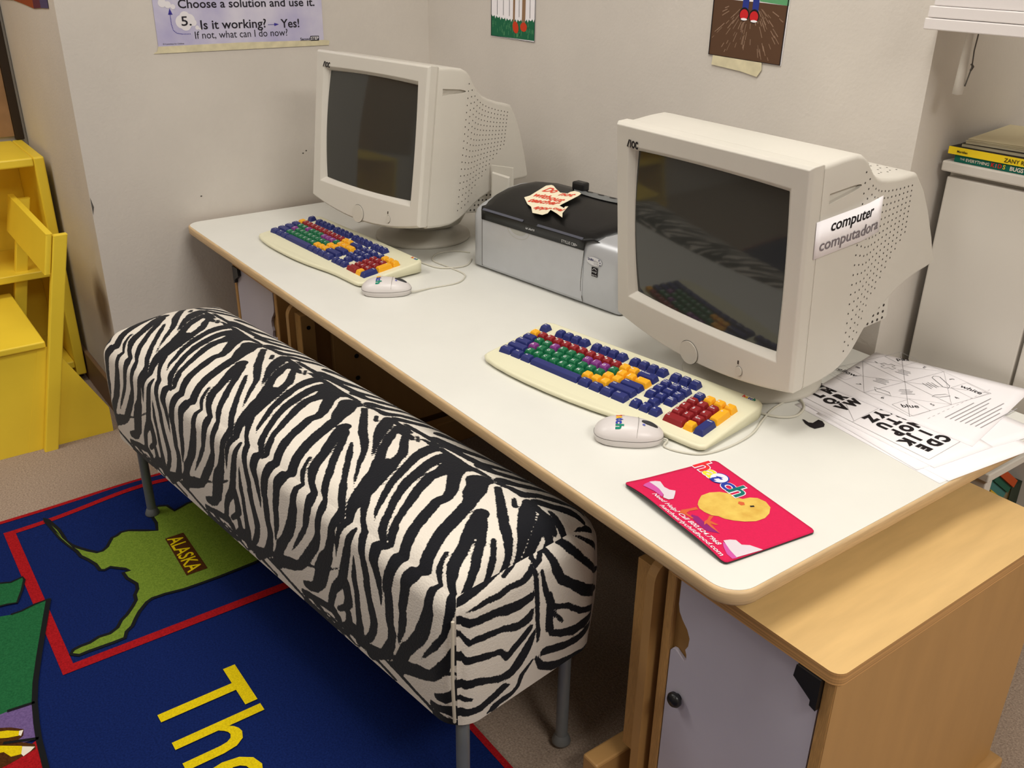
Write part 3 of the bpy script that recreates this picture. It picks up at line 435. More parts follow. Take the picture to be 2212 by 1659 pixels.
def monitor(label, ctr, yaw, tilt, base):
    t = thing('crt_monitor', label, 'monitor', (base[0], base[1], T0), yaw, 'bulky ivory computer monitors')
    rel = Matrix.Rotation(-yaw, 4, 'Z') @ Vector((ctr[0]-base[0], ctr[1]-base[1], ctr[2]-T0))
    Mt = Matrix.Translation(rel) @ Matrix.Rotation(-tilt, 4, 'X') @ Matrix.Translation((0, 0, -MH/2))
    def put(o, par=t):
        o.parent = par
        if par is t: o.matrix_basis = Mt
        return o
    hw = MW/2; sz0, sz1, sw = 0.0520, 0.3016, 0.1587
    b = MB()
    rs = [bezel_ring(hw-0.003, 0.003, MH-0.002, 0.031, 0.024), bezel_ring(hw-0.0005, 0.0, MH, 0.024, 0.027), bezel_ring(hw, 0.0, MH, 0.006, 0.027), bezel_ring(hw-0.004, 0.004, MH-0.004, 0.0, 0.027),
          bezel_ring(sw+0.012, sz0-0.010, sz1+0.009, 0.0006, 0.004, 0.003), bezel_ring(sw+0.003, sz0-0.002, sz1+0.002, 0.009, 0.003, 0.003), bezel_ring(sw, sz0, sz1, 0.0145, 0.003, 0.003)]
    b.rings(rs, 0, False, False, False); bz = put(b.build('bezel', BEIGE, t, 0.0012, 2, angle=20))
    b = MB(); n = 24; V = []
    for i in range(n+1):
        for j in range(n+1):
            u, v = 2*i/n-1, 2*j/n-1; x = u*(sw+0.0045*(1-v*v)); z = (sz0+sz1)/2+v*((sz1-sz0)/2+0.004*(1-u*u)); V.append((x, 0.0138-0.0075*(1-0.5*u*u-0.5*v*v), z))
    b.add(V, [(i*(n+1)+j, (i+1)*(n+1)+j, (i+1)*(n+1)+j+1, i*(n+1)+j+1) for i in range(n) for j in range(n)], 0, True); put(b.build('screen', GLASS, t))
    # shell with moulded grip slots
    b = MB(); rs = []
    for d, w_, zt, zb in SECT:
        r = 0.0075
        P = rrect(-w_, w_, zb, zt, r, 5); sg = 0.024*max(0, 1-d/0.16)
        rs.append([(x, d, z-(sg*(1-(x/w_)**2) if z < zb+0.05 else 0)) for x, z in P])
    b.rings(rs, 0, True); sh = b.build('shell', BEIGE, None, recalc=True)
    for sx in (1, -1):
        c = MB(); q = [(0.046, 0.2845), (0.046, 0.300), (0.075, 0.3005), (0.100, 0.3005), (0.116, 0.2985), (0.118, 0.296), (0.110, 0.2935)]
        c.extrude([(sx*0.1925, y, z) for y, z in q], [(sx*0.215, y, z) for y, z in q]) if sx > 0 else c.extrude([(sx*0.215, y, z) for y, z in q], [(sx*0.1925, y, z) for y, z in q])
        co = c.build('cut', BEIGE, None, recalc=True); md = sh.modifiers.new('c', 'BOOLEAN'); md.object = co; md.operation = 'DIFFERENCE'; md.solver = 'EXACT'
        dg = bpy.context.evaluated_depsgraph_get(); me = bpy.data.meshes.new_from_object(sh.evaluated_get(dg)); sh.modifiers.clear(); sh.data = me; bpy.data.objects.remove(co)
    me.name = 'shell'; me.set_sharp_from_angle(angle=math.radians(32)); put(sh)
    # vent dots on both flanks and the rear top
    b = MB()
    def dot(p, n_, r=0.0016):
        n_ = Vector(n_).normalized(); a = n_.cross(Vector((0, 0, 1)) if abs(n_.z) < .9 else Vector((0, 1, 0))).normalized(); c = n_.cross(a); p = Vector(p)+n_*0.00035
        b.poly([tuple(p+a*r*math.cos(q)+c*r*math.sin(q)) for q in [k*math.pi/3 for k in range(6)]])
    for sx in (1, -1):
        b = MB()
        for k in range(19):
            f = k/18
            d1 = 0.300-0.13*max(0, (0.5-f)/0.5)
            for j in range(15):
                d = 0.126+0.0128*j-0.004*(1-f)
                if d > d1: continue
                w_, zt, zb = sect(d); w2 = sect(d+0.002)[0]; z = zb+0.026+(zt-zb-0.045)*f
                dot((sx*w_, d, z), (sx*0.002, w_-w2, 0))
        put(b.build('vent_holes', HOLE), sh)
    b = MB()
    for j in range(8):
        for i in range(16):
            d = 0.195+0.0135*j; w_, zt, zb = sect(d); x = -0.14+0.28*i/15+0.004*(j % 2)
            dot((x*w_/0.176, d, zt), (0, 0.15, 1))
    put(b.build('vent_holes', HOLE), sh)
    b = MB(); b.box(-0.14, 0.14, 0.15, 0.315, 0.008, 0.10); rv = put(b.build('rear_vent', BEIGE, t, 0.006))
    for sx in (1, -1):
        b = MB()
        for i in range(9):
            for j in range(7):
                p = Vector((sx*0.1404, 0.195+0.0128*i, 0.016+0.0115*j)); b.poly([tuple(p+Vector((0, 0.0027*math.cos(q), 0.0027*math.sin(q)))) for q in [k*math.pi/3 for k in range(6)]])
        put(b.build('vent_holes', HOLE), rv)
    # front controls
    yb = -0.0004
    b = MB(); cx, cz = -0.014, -0.010; P = [(0.0205*math.cos(q), 0.0205*math.sin(q)) for q in [k*math.pi/20 for k in range(40)]]
    b.extrude([(cx+x, 0.02, cz+z) for x, z in P][::-1], [(cx+x, -0.0022, cz+z) for x, z in P][::-1]); mb_ = put(b.build('menu_button', BEIGED, t, 0.0012))
    b = MB(); b.ribbon([(cx+x*1.02, yb-0.0001, cz+z*1.02) for x, z in P], 0.0012, 0, True, (0, 1, 0)); put(b.build('seam', SEAM), mb_)
    b = MB(); P = [(0.0068*math.cos(q), 0.0082*math.sin(q)) for q in [k*math.pi/12 for k in range(24)]]; b.extrude([(0.098+x, 0.004, -0.001+z) for x, z in P][::-1], [(0.098+x, -0.0016, -0.001+z) for x, z in P][::-1]); pb_ = put(b.build('power_button', BEIGED, t, 0.001))
    b = MB(); b.ribbon([(0.098+x*1.04, yb, -0.001+z*1.04) for x, z in P], 0.0008, 0, True, (0, 1, 0)); put(b.build('seam', SEAM), pb_)
    b = MB(); b.box(0.0945, 0.0965, -0.0007, 0.002, 0.0105, 0.0165); put(b.build('power_led', FRB, t))
    b = MB(); z0, h = 0.3090, 0.0118
    b.ribbon([(-0.172, yb, z0), (-0.1672, yb, z0+h), (-0.1637, yb, z0+h), (-0.1637, yb, z0)], 0.0026, 0, False, (0, 1, 0))
    b.text('OC', (-0.1615, yb, z0), (1, 0, 0), (0, 0, 1), 0.0160, 0, 0.05, 0, 0.0160); put(b.build('maker_logo', INK, t))
    b = MB(); b.lathe([(0, 0), (0.118, 0), (0.121, 0.004), (0.119, 0.010), (0.10, 0.017), (0.06, 0.024), (0.05, 0.03)], (0, 0, 0), 48); b.lathe([(0.055, 0.029), (0.07, 0.045), (0.085, 0.075)], (0, 0.0, 0), 32); b.build('base', BEIGED, t)
    b = MB(); b.lathe([(0.0, 0.018), (0.045, 0.022), (0.075, 0.034), (0.09, 0.06), (0.09, 0.11)], (0, 0.03, 0.0), 32); b.build('swivel_neck', BEIGED, t)
    return t, Mt
mon_r, MtR = monitor('bulky ivory monitor near the table middle, with a paper word label on its side', (-0.973, 1.086, 0.8126), -0.0319, -0.087, (-0.965, 1.245))
mon_l, MtL = monitor('bulky ivory monitor in the far left corner, beside the printer', (-1.9701, 1.0313, 0.8372), 0.1685, 0.1279, (-2.015, 1.205))
# paper label on the right monitor's flank
Wm = Matrix.Translation(mon_r.location) @ Matrix.Rotation(mon_r.rotation_euler.z, 4, 'Z') @ MtR
t = thing('word_label', 'white paper label reading computer computadora on the monitor side', 'label'); t.matrix_world = Wm
b = MB(); V = []; n = 12
def flank(d): return 0.2034 if d < 0.13 else max(sect(d)[0]+0.0008, 0.2034-0.16*(d-0.13))
for i in range(n+1):
    d = 0.0205+0.154*i/n
    for z0 in (0.2105+0.003*i/n, 0.2655+0.003*i/n): V.append((flank(d), d, z0))
b.add(V, [(2*i, 2*i+2, 2*i+3, 2*i+1) for i in range(n)], 0, True); b.build('paper_strip', PAPER, t, solid=0.0003)
b = MB(); fl = lambda v: (flank(v[1])+0.0006, v[1], v[2])
b.text('computer', (0.2, 0.052, 0.2455), (0, 1, 0), (0, 0, 1), 0.0235, 0, 0.02, 0.1, 0.098, 'l', fl); b.build('printed_word', INK, t); b = MB(); b.text('computadora', (0.2, 0.031, 0.2205), (0, 1, 0), (0, 0, 1), 0.0235, 0, 0.012, 0.1, 0.137, 'l', fl)
b.build('printed_word', flat('label_grey', (120, 112, 116)), t)
# ------------------------------------------------------------------ keyboards
def kb_top(y): return 0.0125+0.018*max(0, min(1, (y+0.012)/0.162))
U = 0.0195
def key_mesh(wu, hu, colr, legend, small=False, legx=None):
    wd, hd = wu*U-0.0012, hu*U-0.0012; b = MB(); h = 0.0098; i1, i2, i3 = 0.0030, 0.0042, 0.0018
    A = rrect(0, wd, 0, hd, 0.0012, 2); B = rrect(i1, wd-i1, i2, hd-i3, 0.0016, 2)
    Mid = [(a[0]*0.25+c[0]*0.75, a[1]*0.25+c[1]*0.75) for a, c in zip(A, B)]
    b.rings([[(x, y, 0) for x, y in A], [(x, y, h*0.86) for x, y in Mid], [(x, y, h) for x, y in B]], 0, False, False, True)
    if legend:
        parts = legend.split('|'); sz = 0.0042 if small else 0.0078
        for k, s in enumerate(parts):
            b.text(s, (i1+0.0014, hd-i3-(sz*0.95 if small else 0.0085)-0.001-k*0.0042, h+0.0002), (1, 0, 0), (0, 1, 0), sz, 1, 0.015)
    return b
ROWS = []
def row(y, x, items):
    for it in items:
        if isinstance(it, (int, float)): x += it; continue
        lg, c, wu = it[0], it[1], it[2] if len(it) > 2 else 1; hu = it[3] if len(it) > 3 else 1
        ROWS.append((x, y, wu, hu, c, lg)); x += wu
B_, R_, G_, P_, O_ = KB, KR, KG, KP, KO
x2, x3 = 15.45, 18.9
row(5.45, 0, [('Esc', B_), 1, ('F1', B_), ('F2', B_), ('F3', B_), ('F4', B_), .5, ('F5', B_), ('F6', B_), ('F7', B_), ('F8', B_), .5, ('F9', B_), ('F10', B_), ('F11', B_), ('F12', B_)])
row(5.45, x2, [('Power', B_), ('Sleep', B_), ('Wake', B_)])
row(4, 0, [('`', O_)]+[(c, R_) for c in '1234567890']+[('-', O_), ('=', O_), ('Backspace', B_, 2)]); row(4, x2, [('Print|Scrn', B_), ('Scroll|Lock', B_), ('Pause|Break', B_)]); row(4, x3, [('Num|Lock', B_), ('/', O_), ('*', O_), ('-', O_)])
row(3, 0, [('Tab', B_, 1.5)]+[(c, P_ if c in 'EUIO' else G_) for c in 'QWERTYUIOP']+[('[', O_), (']', O_), ('\\', O_, 1.5)]); row(3, x2, [('Insert', B_), ('Home', B_), ('Page|Up', B_)]); row(3, x3, [('7|Home', R_), ('8', R_), ('9|PgUp', R_)])
row(2, 0, [('Caps', B_, 1.75)]+[(c, P_ if c == 'A' else G_) for c in 'ASDFGHJKL']+[(';', O_), ("'", O_), ('Enter', B_, 2.25)]); row(2, x2, [('Delete', B_), ('End', B_), ('Page|Down', B_)]); row(2, x3, [('4', R_), ('5', R_), ('6', R_), ('+', O_, 1, 2)])
row(1, 0, [('Shift', B_, 2.25)]+[(c, G_) for c in 'ZXCVBNM']+[(',', O_), ('.', O_), ('/', O_), ('Shift', B_, 2.75)]); row(1, x2+1, [('^', B_)]); row(1, x3, [('1|End', R_), ('2', R_), ('3|PgDn', R_)])
row(0, 0, [('Ctrl', B_, 1.5), ('Win', B_, 1.25), ('Alt', B_, 1.25), ('', B_, 5.75), ('Alt', B_, 1.25), ('Win', B_, 1.25), ('Menu', B_, 1.25), ('Ctrl', B_, 1.5)]); row(0, x2, [('<', B_), ('v', B_), ('>', B_)]); row(0, x3, [('0|Ins', R_, 2), ('.', O_), ('Enter', B_, 1, 2)])
ROWS_FIX = [(x, (y+0), wu, hu, c, lg) for x, y, wu, hu, c, lg in ROWS]
HL = [flat('logo_red', (212, 52, 46)), flat('logo_yellow', (232, 180, 60)), flat('logo_blue', (52, 66, 160)), flat('logo_green', (20, 130, 104)), INKG]
def hatch_logo(b, o, ux, uy, size, fn=None):
    o, ux, uy = Vector(o), Vector(ux), Vector(uy); x = 0
    for ch, mi, wd in (('h', 0, .50), ('a', 1, .50), ('t', 2, .34), ('c', 2, .48), ('h', 3, .50)):
        b.text(ch, o+ux*(x*size), ux, uy, size, mi, 0.05, 0, wd*size, 'l', fn); x += wd+0.04
def keyboard(label, loc, yaw, cord):
    t = thing('keyboard', label, 'keyboard', (loc[0], loc[1], T0), yaw, 'cream keyboards with coloured keys')
    fr = [(-0.016, 0.0), (-0.0165, -0.010), (-0.013, -0.022), (0.0, -0.0305), (0.03, -0.0375), (0.07, -0.0425), (0.11, -0.0450), (0.16, -0.0455), (0.21, -0.0440), (0.26, -0.0395), (0.30, -0.0335), (0.335, -0.0275), (0.37, -0.0245), (0.41, -0.0240), (0.445, -0.0235), (0.457, -0.021), (0.4630, -0.014)]
    bk_ = [(0.4640, 0.13), (0.461, 0.143), (0.452, 0.1495), (0.25, 0.1515), (0.0, 0.1495), (-0.012, 0.146), (-0.016, 0.136)]
    P = fr+bk_; c = Vector((0.22, 0.05))
    def ins(e): return [((x-c.x)*(1-e/0.24)+c.x, (y-c.y)*(1-e/0.10)+c.y) for x, y in P]
    b = MB(); rs = [[(x, y, 0.0025 if y < 0.1 else 0.004) for x, y in ins(0.004)], [(x, y, 0.005) for x, y in ins(0.0005)], [(x, y, kb_top(y)-0.0035) for x, y in P], [(x, y, kb_top(y)-0.001) for x, y in ins(0.0012)], [(x, y, kb_top(y)) for x, y in ins(0.0035)]]
    b.rings(rs, 0, True, True, True); b.build('body', KBODY, t)
    for fx in (0.03, 0.42):
        b = MB(); b.box(fx-0.02, fx+0.02, 0.12, 0.135, 0, 0.0035); b.box(fx-0.02, fx+0.02, -0.012, -0.004, 0, 0.0028); b.build('foot_pad', BLACK, t)
    b = MB(); hatch_logo(b, (0.425, 0.139, kb_top(0.139)+0.0004), (1, 0, 0), (0, 1, 0.11), 0.0095)
    for k, s in enumerate(('Num', 'Caps', 'Scroll')): b.text(s, ((x3+0.1+k)*U+0.019, 4.95*U+0.003, kb_top(4.95*U)+0.0004), (1, 0, 0), (0, 1, 0.11), 0.0042, 4, 0.02)
    b.build('printed_logo', HL, t)
    for x, y, wu, hu, colr, lg in ROWS_FIX:
        kk = (wu, hu, colr.name, lg)
        if kk in KEYS:
            o = bpy.data.objects.new('key', KEYS[kk]); COL.objects.link(o); o.parent = t
        else:
            o = key_mesh(wu, hu, colr, lg, len(lg) > 1).build('key', [colr, LEG], t); KEYS[kk] = o.data
        o.location = (x*U, y*U+0.001, kb_top(y*U)+0.0002); o.rotation_euler = (math.atan(0.111), 0, 0)
    b = MB(); L = Matrix.Rotation(-yaw, 4, 'Z'); pts = [tuple(L @ Vector((x-loc[0], y-loc[1], 0.0024))) for x, y in cord]
    b.tube(smooth(pts), 0.0021, 0, 8); b.build('cord', CORD, t); return t
KEYS = {}
def smooth(P, n=6):
    P = [Vector(p) for p in P]; out = []
    for i in range(len(P)-1):
        p0, p1, p2, p3 = P[max(i-1, 0)], P[i], P[i+1], P[min(i+2, len(P)-1)]
        for k in range(n):
            q = k/n; out.append(tuple(0.5*((2*p1)+(p2-p0)*q+(2*p0-5*p1+4*p2-p3)*q*q+(3*p1-p0-3*p2+p3)*q**3)))
    return out+[tuple(P[-1])]
keyboard('cream keyboard with coloured keys in front of the right monitor', (-1.274, 0.913), math.radians(8.7), KCORD_R)
keyboard('cream keyboard with coloured keys in front of the far left monitor', (-2.213, 0.874), math.radians(3.7), KCORD_L)
# ------------------------------------------------------------------ mice
def mouse(label, loc, yaw, cord):
    t = thing('computer_mouse', label, 'mouse', (loc[0], loc[1], T0), yaw, 'white computer mice')
    hl, hw_ = 0.0535, 0.0305
    def outl(f, k=44):
        out = []
        for i in range(k):
            a = 2*math.pi*i/k; ca, sa = math.cos(a), math.sin(a); e = 0.80
            x = hl*f*math.copysign(abs(ca)**e, ca); y = hw_*f*math.copysign(abs(sa)**e, sa)*(1-0.12*ca); out.append((x, y))
        return out
    def hz(x, f): return 0.0125+0.0225*(max(0, 1-f**2.6)**0.55)*(1-0.10*(x/hl)-0.12*(x/hl)**2)
    b = MB(); b.rings([[(x, y, 0.0008) for x, y in outl(0.90)], [(x, y, 0.003) for x, y in outl(0.97)], [(x, y, 0.0118) for x, y in outl(1.0)]], 0, True); b.build('base', MOUSE, t)
    b = MB(); rs = [[(x, y, 0.0124) for x, y in outl(0.99)]]
    for f in (0.985, 0.96, 0.92, 0.86, 0.78, 0.68, 0.56, 0.42, 0.26, 0.1): rs.append([(x, y, hz(x, f)) for x, y in outl(f)])
    b.rings(rs, 0, True, False, True); b.build('shell', MOUSE, t)
    def top(x, y):
        ca = x/hl; f = min(0.97, ((abs(ca)+1e-6)**2.5+(abs(y)/(hw_*(1-0.10*ca))+1e-6)**2.5)**0.4); return hz(x, f)+0.0003
    b = MB(); b.ribbon([(0.012+0.002*math.cos(y*50), y, top(0.012, y)+0.0005) for y in [(-0.0285+0.057*k/20) for k in range(21)]], 0.0006, 0); b.ribbon([(x, y, 0.0121) for x, y in outl(1.003)], 0.0005, 0, True, (0, 0, 1)); b.build('seam', SEAM, t)
    b = MB(); P = [(0.0125*math.cos(q), 0.0052*math.sin(q)) for q in [k*math.pi/12 for k in range(24)]]
    b.rings([[(0.031+x, y, top(0.031+x, y)-0.001) for x, y in P], [(0.031+x, y, top(0.031+x, y)+0.0012) for x, y in P], [(0.031+x*.6, y*.6, top(0.031+x*.6, y*.6)+0.0024) for x, y in P]], 0, True); b.build('scroll_wheel', mat('wheel_rubber', (52, 52, 54), 0.6, 0.3), t)
    b = MB(); P = [(0.0022*math.cos(q), 0.0022*math.sin(q)) for q in [k*math.pi/6 for k in range(12)]]; b.poly([(0.022+x, -0.009+y, top(0.022+x, -0.009+y)+0.0006) for x, y in P]); b.build('blue_dot', flat('dot_blue', (96, 104, 190)), t)
    b = MB(); hatch_logo(b, (-0.020, 0.018, 0), (0, -1, 0), (1, 0, 0), 0.0165, lambda v: (v[0], v[1], top(v[0], v[1])+0.0006)); b.build('printed_logo', HL, t)
    L = Matrix.Rotation(-yaw, 4, 'Z'); pts = [(hl-0.006, 0, 0.007), (hl+0.006, 0, 0.0045)]+[tuple(L @ Vector((x-loc[0], y-loc[1], 0.0019))) for x, y in cord[1:]]
    b = MB(); b.tube(smooth(pts), 0.0017, 0, 8); b.build('cord', CORD, t); return t
mouse('white mouse beside the near keyboard, by the pink mouse pad', (-0.912, 0.902), math.radians(46), CORD_R)
mouse('white mouse beside the far left keyboard, with its cord curling to the printer', (-1.692, 0.917), math.radians(55), CORD_L)
# ------------------------------------------------------------------ printer
t = thing('inkjet_printer', 'silver and black printer between the two monitors', 'printer', (-1.747, 1.175, T0), math.radians(7.33))
PW, PD = 0.4485, 0.215
prof = [(0.006, 0.004), (0.0, 0.012), (0.0, 0.06), (0.001, 0.105), (0.004, 0.128), (0.012, 0.1415), (0.026, 0.150), (0.06, 0.160), (0.105, 0.172), (0.145, 0.176), (0.185, 0.170), (0.208, 0.155), (PD, 0.12), (PD, 0.02), (0.208, 0.004)]
b = MB(); rs = []
for x, e in ((0.0, 0.016), (0.003, 0.008), (0.010, 0.003), (0.022, 0.0), (PW-0.022, 0.0), (PW-0.010, 0.003), (PW-0.003, 0.008), (PW, 0.016)):
    rs.append([(x, min(max(y, e), PD-e), min(z, 0.176-e) if z < 0.1 else z-e*1.1) for y, z in prof])
b.rings(rs, 0, True); o = b.build('housing', SILVER, t); o.data.set_sharp_from_angle(angle=math.radians(50))
def lidz(d):
    for a, c in zip(LP[:-1], LP[1:]):
        if a[0] <= d <= c[0]: return a[1]+(c[1]-a[1])*(d-a[0])/(c[0]-a[0])
    return LP[-1][1]
LP = [(-0.0035, 0.140), (0.004, 0.1465), (0.016, 0.152), (0.03, 0.157), (0.06, 0.1665), (0.09, 0.1755), (0.12, 0.1825), (0.15, 0.187), (0.18, 0.183), (0.205, 0.166), (0.2155, 0.135)]
XLr = [(-0.0035, .037, .350), (0.004, .030, .372), (0.016, .016, .388), (0.03, .008, .402), (0.06, .001, .424), (0.09, .004, .434), (0.12, .016, .436), (0.15, .036, .428), (0.18, .060, .405), (0.205, .085, .375), (0.2155, .11, .35)]
b = MB(); rs = [[(.037+(.348-.037)*k/20, -0.003, 0.1195) for k in range(21)]]
for (d, z), (_, xl, xr) in zip(LP, XLr): rs.append([(xl+(xr-xl)*k/20, d, z-(0.016*(1-min(1, min(k, 20-k)/1.2)) if d > 0.01 else 0)) for k in range(21)])
b.rings(rs, 0, True, False, False, False); o = b.build('lid', LIDB, t, solid=0.0025); o.data.set_sharp_from_angle(angle=math.radians(45))
b = MB(); b.box(0.0372, 0.3482, -0.0012, 0.0005, 0.012, 0.119); fp = b.build('front_tray', SILVER, t, 0.001)
b = MB(); b.box(0.0355, 0.0368, -0.0008, 0.001, 0.01, 0.119); b.ribbon([(0.349, -0.0012, 0.119), (0.3455, -0.0012, 0.08), (0.3435, -0.0012, 0.05), (0.3445, -0.0012, 0.03), (0.352, -0.001, 0.008)], 0.0016, 0, False, (0, 1, 0)); b.build('panel_gap', SEAM, t)
b = MB(); cx = 0.155; P = [(cx+0.034*math.cos(q), 0.1185+0.020*math.sin(q)) for q in [math.pi+k*math.pi/16 for k in range(17)]]; P2 = [(cx+0.024*math.cos(q), 0.1185+0.011*math.sin(q)) for q in [math.pi+k*math.pi/16 for k in range(17)]]
b.add([(x, -0.0014, z) for x, z in P]+[(x, -0.0002, z) for x, z in P2], [(i, i+1, 17+i+1, 17+i) for i in range(16)], 0, True); b.poly([(x, -0.00155, z) for x, z in P2]); b.build('finger_notch', mat('notch_grey', (172, 172, 166), 0.5, 0.3), fp)
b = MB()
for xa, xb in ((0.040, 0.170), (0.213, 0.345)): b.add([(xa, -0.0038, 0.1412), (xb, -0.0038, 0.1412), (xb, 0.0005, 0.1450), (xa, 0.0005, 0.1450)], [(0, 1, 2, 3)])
b.build('painted_edge_highlight', STRIP, t)  # grey strips painted as gloss highlights along the lid's front edge
b = MB(); b.text('EPSON', (0.181, -0.0042, 0.1285), (1, 0, 0), (0, 0.25, 1), 0.0125, 0, 0.015, 0, 0.0255); b.build('maker_logo', flat('badge_silver_ink', (200, 200, 200)), t); b = MB(); b.text('STYLUS C88+', (0.287, -0.0042, 0.1235), (1, 0, 0), (0, 0.1, 1), 0.0085, 0, 0.0, 0, 0.045); b.build('model_name', flat('badge_silver_ink', (200, 200, 200)), t)
BADGE = [flat('badge_silver_ink', (200, 200, 200)), flat('badge_white', (214, 214, 216)), flat('badge_navy', (34, 32, 90)), INKG, INK]; b = MB()
P = [(0.378+0.0205*math.cos(q), 0.1025+0.0088*math.sin(q)) for q in [k*math.pi/14 for k in range(28)]]; b.poly([(x, -0.0010, z) for x, z in P[::-1]], 1)
b.text('DURA', (0.361, -0.0016, 0.103), (1, 0, 0), (0, 0, 1), 0.0065, 2, 0.03, 0, 0.016); b.text('Brite', (0.378, -0.0016, 0.102), (1, 0, 0), (0, 0, 1), 0.006, 3, 0, 0.2, 0.012); b.text('ULTRA', (0.377, -0.0016, 0.0965), (1, 0, 0), (0, 0, 1), 0.0055, 3, 0, 0, 0.014)
for x, z in ((0.391, 0.1075), (0.394, 0.103), (0.394, 0.098)): b.poly([(x-.0012, -0.0016, z-.0012), (x+.0012, -0.0016, z-.0012), (x+.0012, -0.0016, z+.0012), (x-.0012, -0.0016, z+.0012)], 2)
b.build('ink_badge', BADGE, t); b = MB(); b.poly([(0.372, -0.0010, 0.071), (0.3885, -0.0010, 0.071), (0.3885, -0.0010, 0.0905), (0.372, -0.0010, 0.0905)], 4)
b.ribbon([(0.3745+0.0055*(1+math.cos(q))*1.05, -0.0015, 0.0825+0.0055*math.sin(q)) for q in [math.pi*(0.1+0.8*k/12) for k in range(13)]], 0.0009, 1, False, (0, 1, 0)); b.text('energy', (0.3735, -0.0015, 0.0795), (1, 0, 0), (0, 0.0, 1), 0.0052, 1, 0, 0.3, 0.0135); b.text('ENERGY STAR', (0.3733, -0.0015, 0.0728), (1, 0, 0), (0, 0, 1), 0.003, 1, 0.02, 0, 0.0138)
b.build('energy_badge', BADGE, t)
b = MB(); b.box(0.168, 0.203, 0.150, 0.172, 0.186, 0.206); b.build('support_tab', BLACK, t, 0.004)
b = MB(); P = [(0.262+0.085*math.cos(q), 0.150+0.016*math.sin(q)) for q in [k*math.pi/16 for k in range(32)]]; b.poly([(x, y, lidz(y)+0.0022) for x, y in P]); pl_ = b.build('paper_support', GREYP, t)
b = MB()
for x in (0.215, 0.248, 0.282, 0.315): b.poly([(x+0.009*math.cos(q), 0.160+0.006*math.sin(q), lidz(0.160+0.006*math.sin(q))+0.003) for q in [k*math.pi/6 for k in range(12)]])
b.build('support_ribs', LIDB, pl_)
# note lying on the lid
nt_ = thing('torn_note', 'torn cream note with red handwriting lying on the printer lid', 'note', (-1.747, 1.175, T0), math.radians(7.33))
NOTE = [[0.104, 0.065], [0.111, 0.076], [0.11, 0.128], [0.12, 0.135], [0.129, 0.133], [0.148, 0.122], [0.171, 0.111], [0.191, 0.113], [0.191, 0.121], [0.197, 0.128], [0.213, 0.127], [0.223, 0.122], [0.224, 0.112], [0.217, 0.064], [0.217, 0.061], [0.236, 0.055], [0.233, 0.062], [0.239, 0.065], [0.25, 0.036], [0.265, 0.02], [0.237, 0.031], [0.212, 0.039], [0.218, 0.024], [0.212, 0.014], [0.182, 0.014], [0.157, 0.035], [0.138, 0.042]]
def nz_(x, y): return 0.1565+0.272*y+0.05*(x-0.17)
b = MB(); b.poly([(x, y, nz_(x, y)) for x, y in NOTE[::-1]]); b.build('paper', flat('note_cream', (238, 228, 200)), nt_, solid=0.0004)
b = MB(); fn = lambda v: (v[0], v[1], nz_(v[0], v[1])+0.0005)
def hand(s, x0, x1, y0, y1, size): b.text(s, (x0, y0, 0), ((x1-x0), (y1-y0), 0), (0.25, 1, 0), size, 0, 0.0, 0, 1.0, 'l', fn) if False else b.text(s, (x0, y0, 0), Vector(((x1-x0), (y1-y0), 0)).normalized(), (0.05, 1, 0), size, 0, 0.03, 0.25, x1-x0, 'l', fn)
hand('Do', 0.122, 0.160, 0.102, 0.104, 0.028); hand('not', 0.176, 0.215, 0.098, 0.104, 0.022); hand('without', 0.119, 0.210, 0.076, 0.074, 0.024); hand('teacher', 0.128, 0.211, 0.051, 0.060, 0.024); hand('appr', 0.168, 0.212, 0.030, 0.036, 0.020); hand('oval', 0.214, 0.244, 0.043, 0.040, 0.016)
b.build('handwriting', flat('crayon_coral', (216, 74, 54)), nt_)
# off-white plastic panel between monitor and printer
t = thing('plastic_panel', 'off-white plastic panel standing upright between the far left monitor and the printer', 'panel', (-1.830, 1.287, T0), math.radians(25))
b = MB(); b.box(0, 0.060, 0, 0.004, 0, 0.206); b.build('rear_plate', BEIGED, t, 0.001)
b = MB(); b.extrude([(0.004, -0.0005, 0), (0.052, -0.0005, 0), (0.052, -0.0005, 0.184), (0.004, -0.0005, 0.191)], [(0.006, -0.006, 0), (0.050, -0.006, 0), (0.050, -0.006, 0.181), (0.006, -0.006, 0.188)]); b.build('front_plate', BEIGE, t, 0.001)
# ------------------------------------------------------------------ map rug
BLUE = mat('rug_blue', (22, 40, 98), 0.95, 0.05, 0, 300, 0.8, 500, rgb2=(14, 28, 76)); RUGR = mat('rug_red', (176, 28, 34), 0.95, 0.05, 0, 300, 0.8, 500, rgb2=(140, 20, 26)); RUGG = mat('rug_green', (122, 146, 52), 0.95, 0.05, 0, 300, 0.8, 500, rgb2=(96, 120, 40))
RUGD = mat('rug_dark_green', (40, 106, 64), 0.95, 0.05, 0, 300, 0.8, 500, rgb2=(28, 86, 50)); RUGP = mat('rug_purple', (118, 96, 146), 0.95, 0.05, 0, 300, 0.8, 500, rgb2=(96, 76, 124)); RUGY = mat('rug_yellow', (232, 206, 20), 0.95, 0.05, 0, 300, 0.8, 500, rgb2=(206, 180, 16))
RUGB = mat('rug_brown', (84, 50, 22), 0.95, 0.05, 0, 300, 0.8, 500, rgb2=(62, 34, 14)); RUGK = flat('rug_black', (16, 18, 20), 0.95); RUGW = flat('rug_white', (224, 216, 200), 0.95)
RM = [BLUE, RUGR, RUGG, RUGD, RUGP, RUGY, RUGB, RUGK, RUGW]
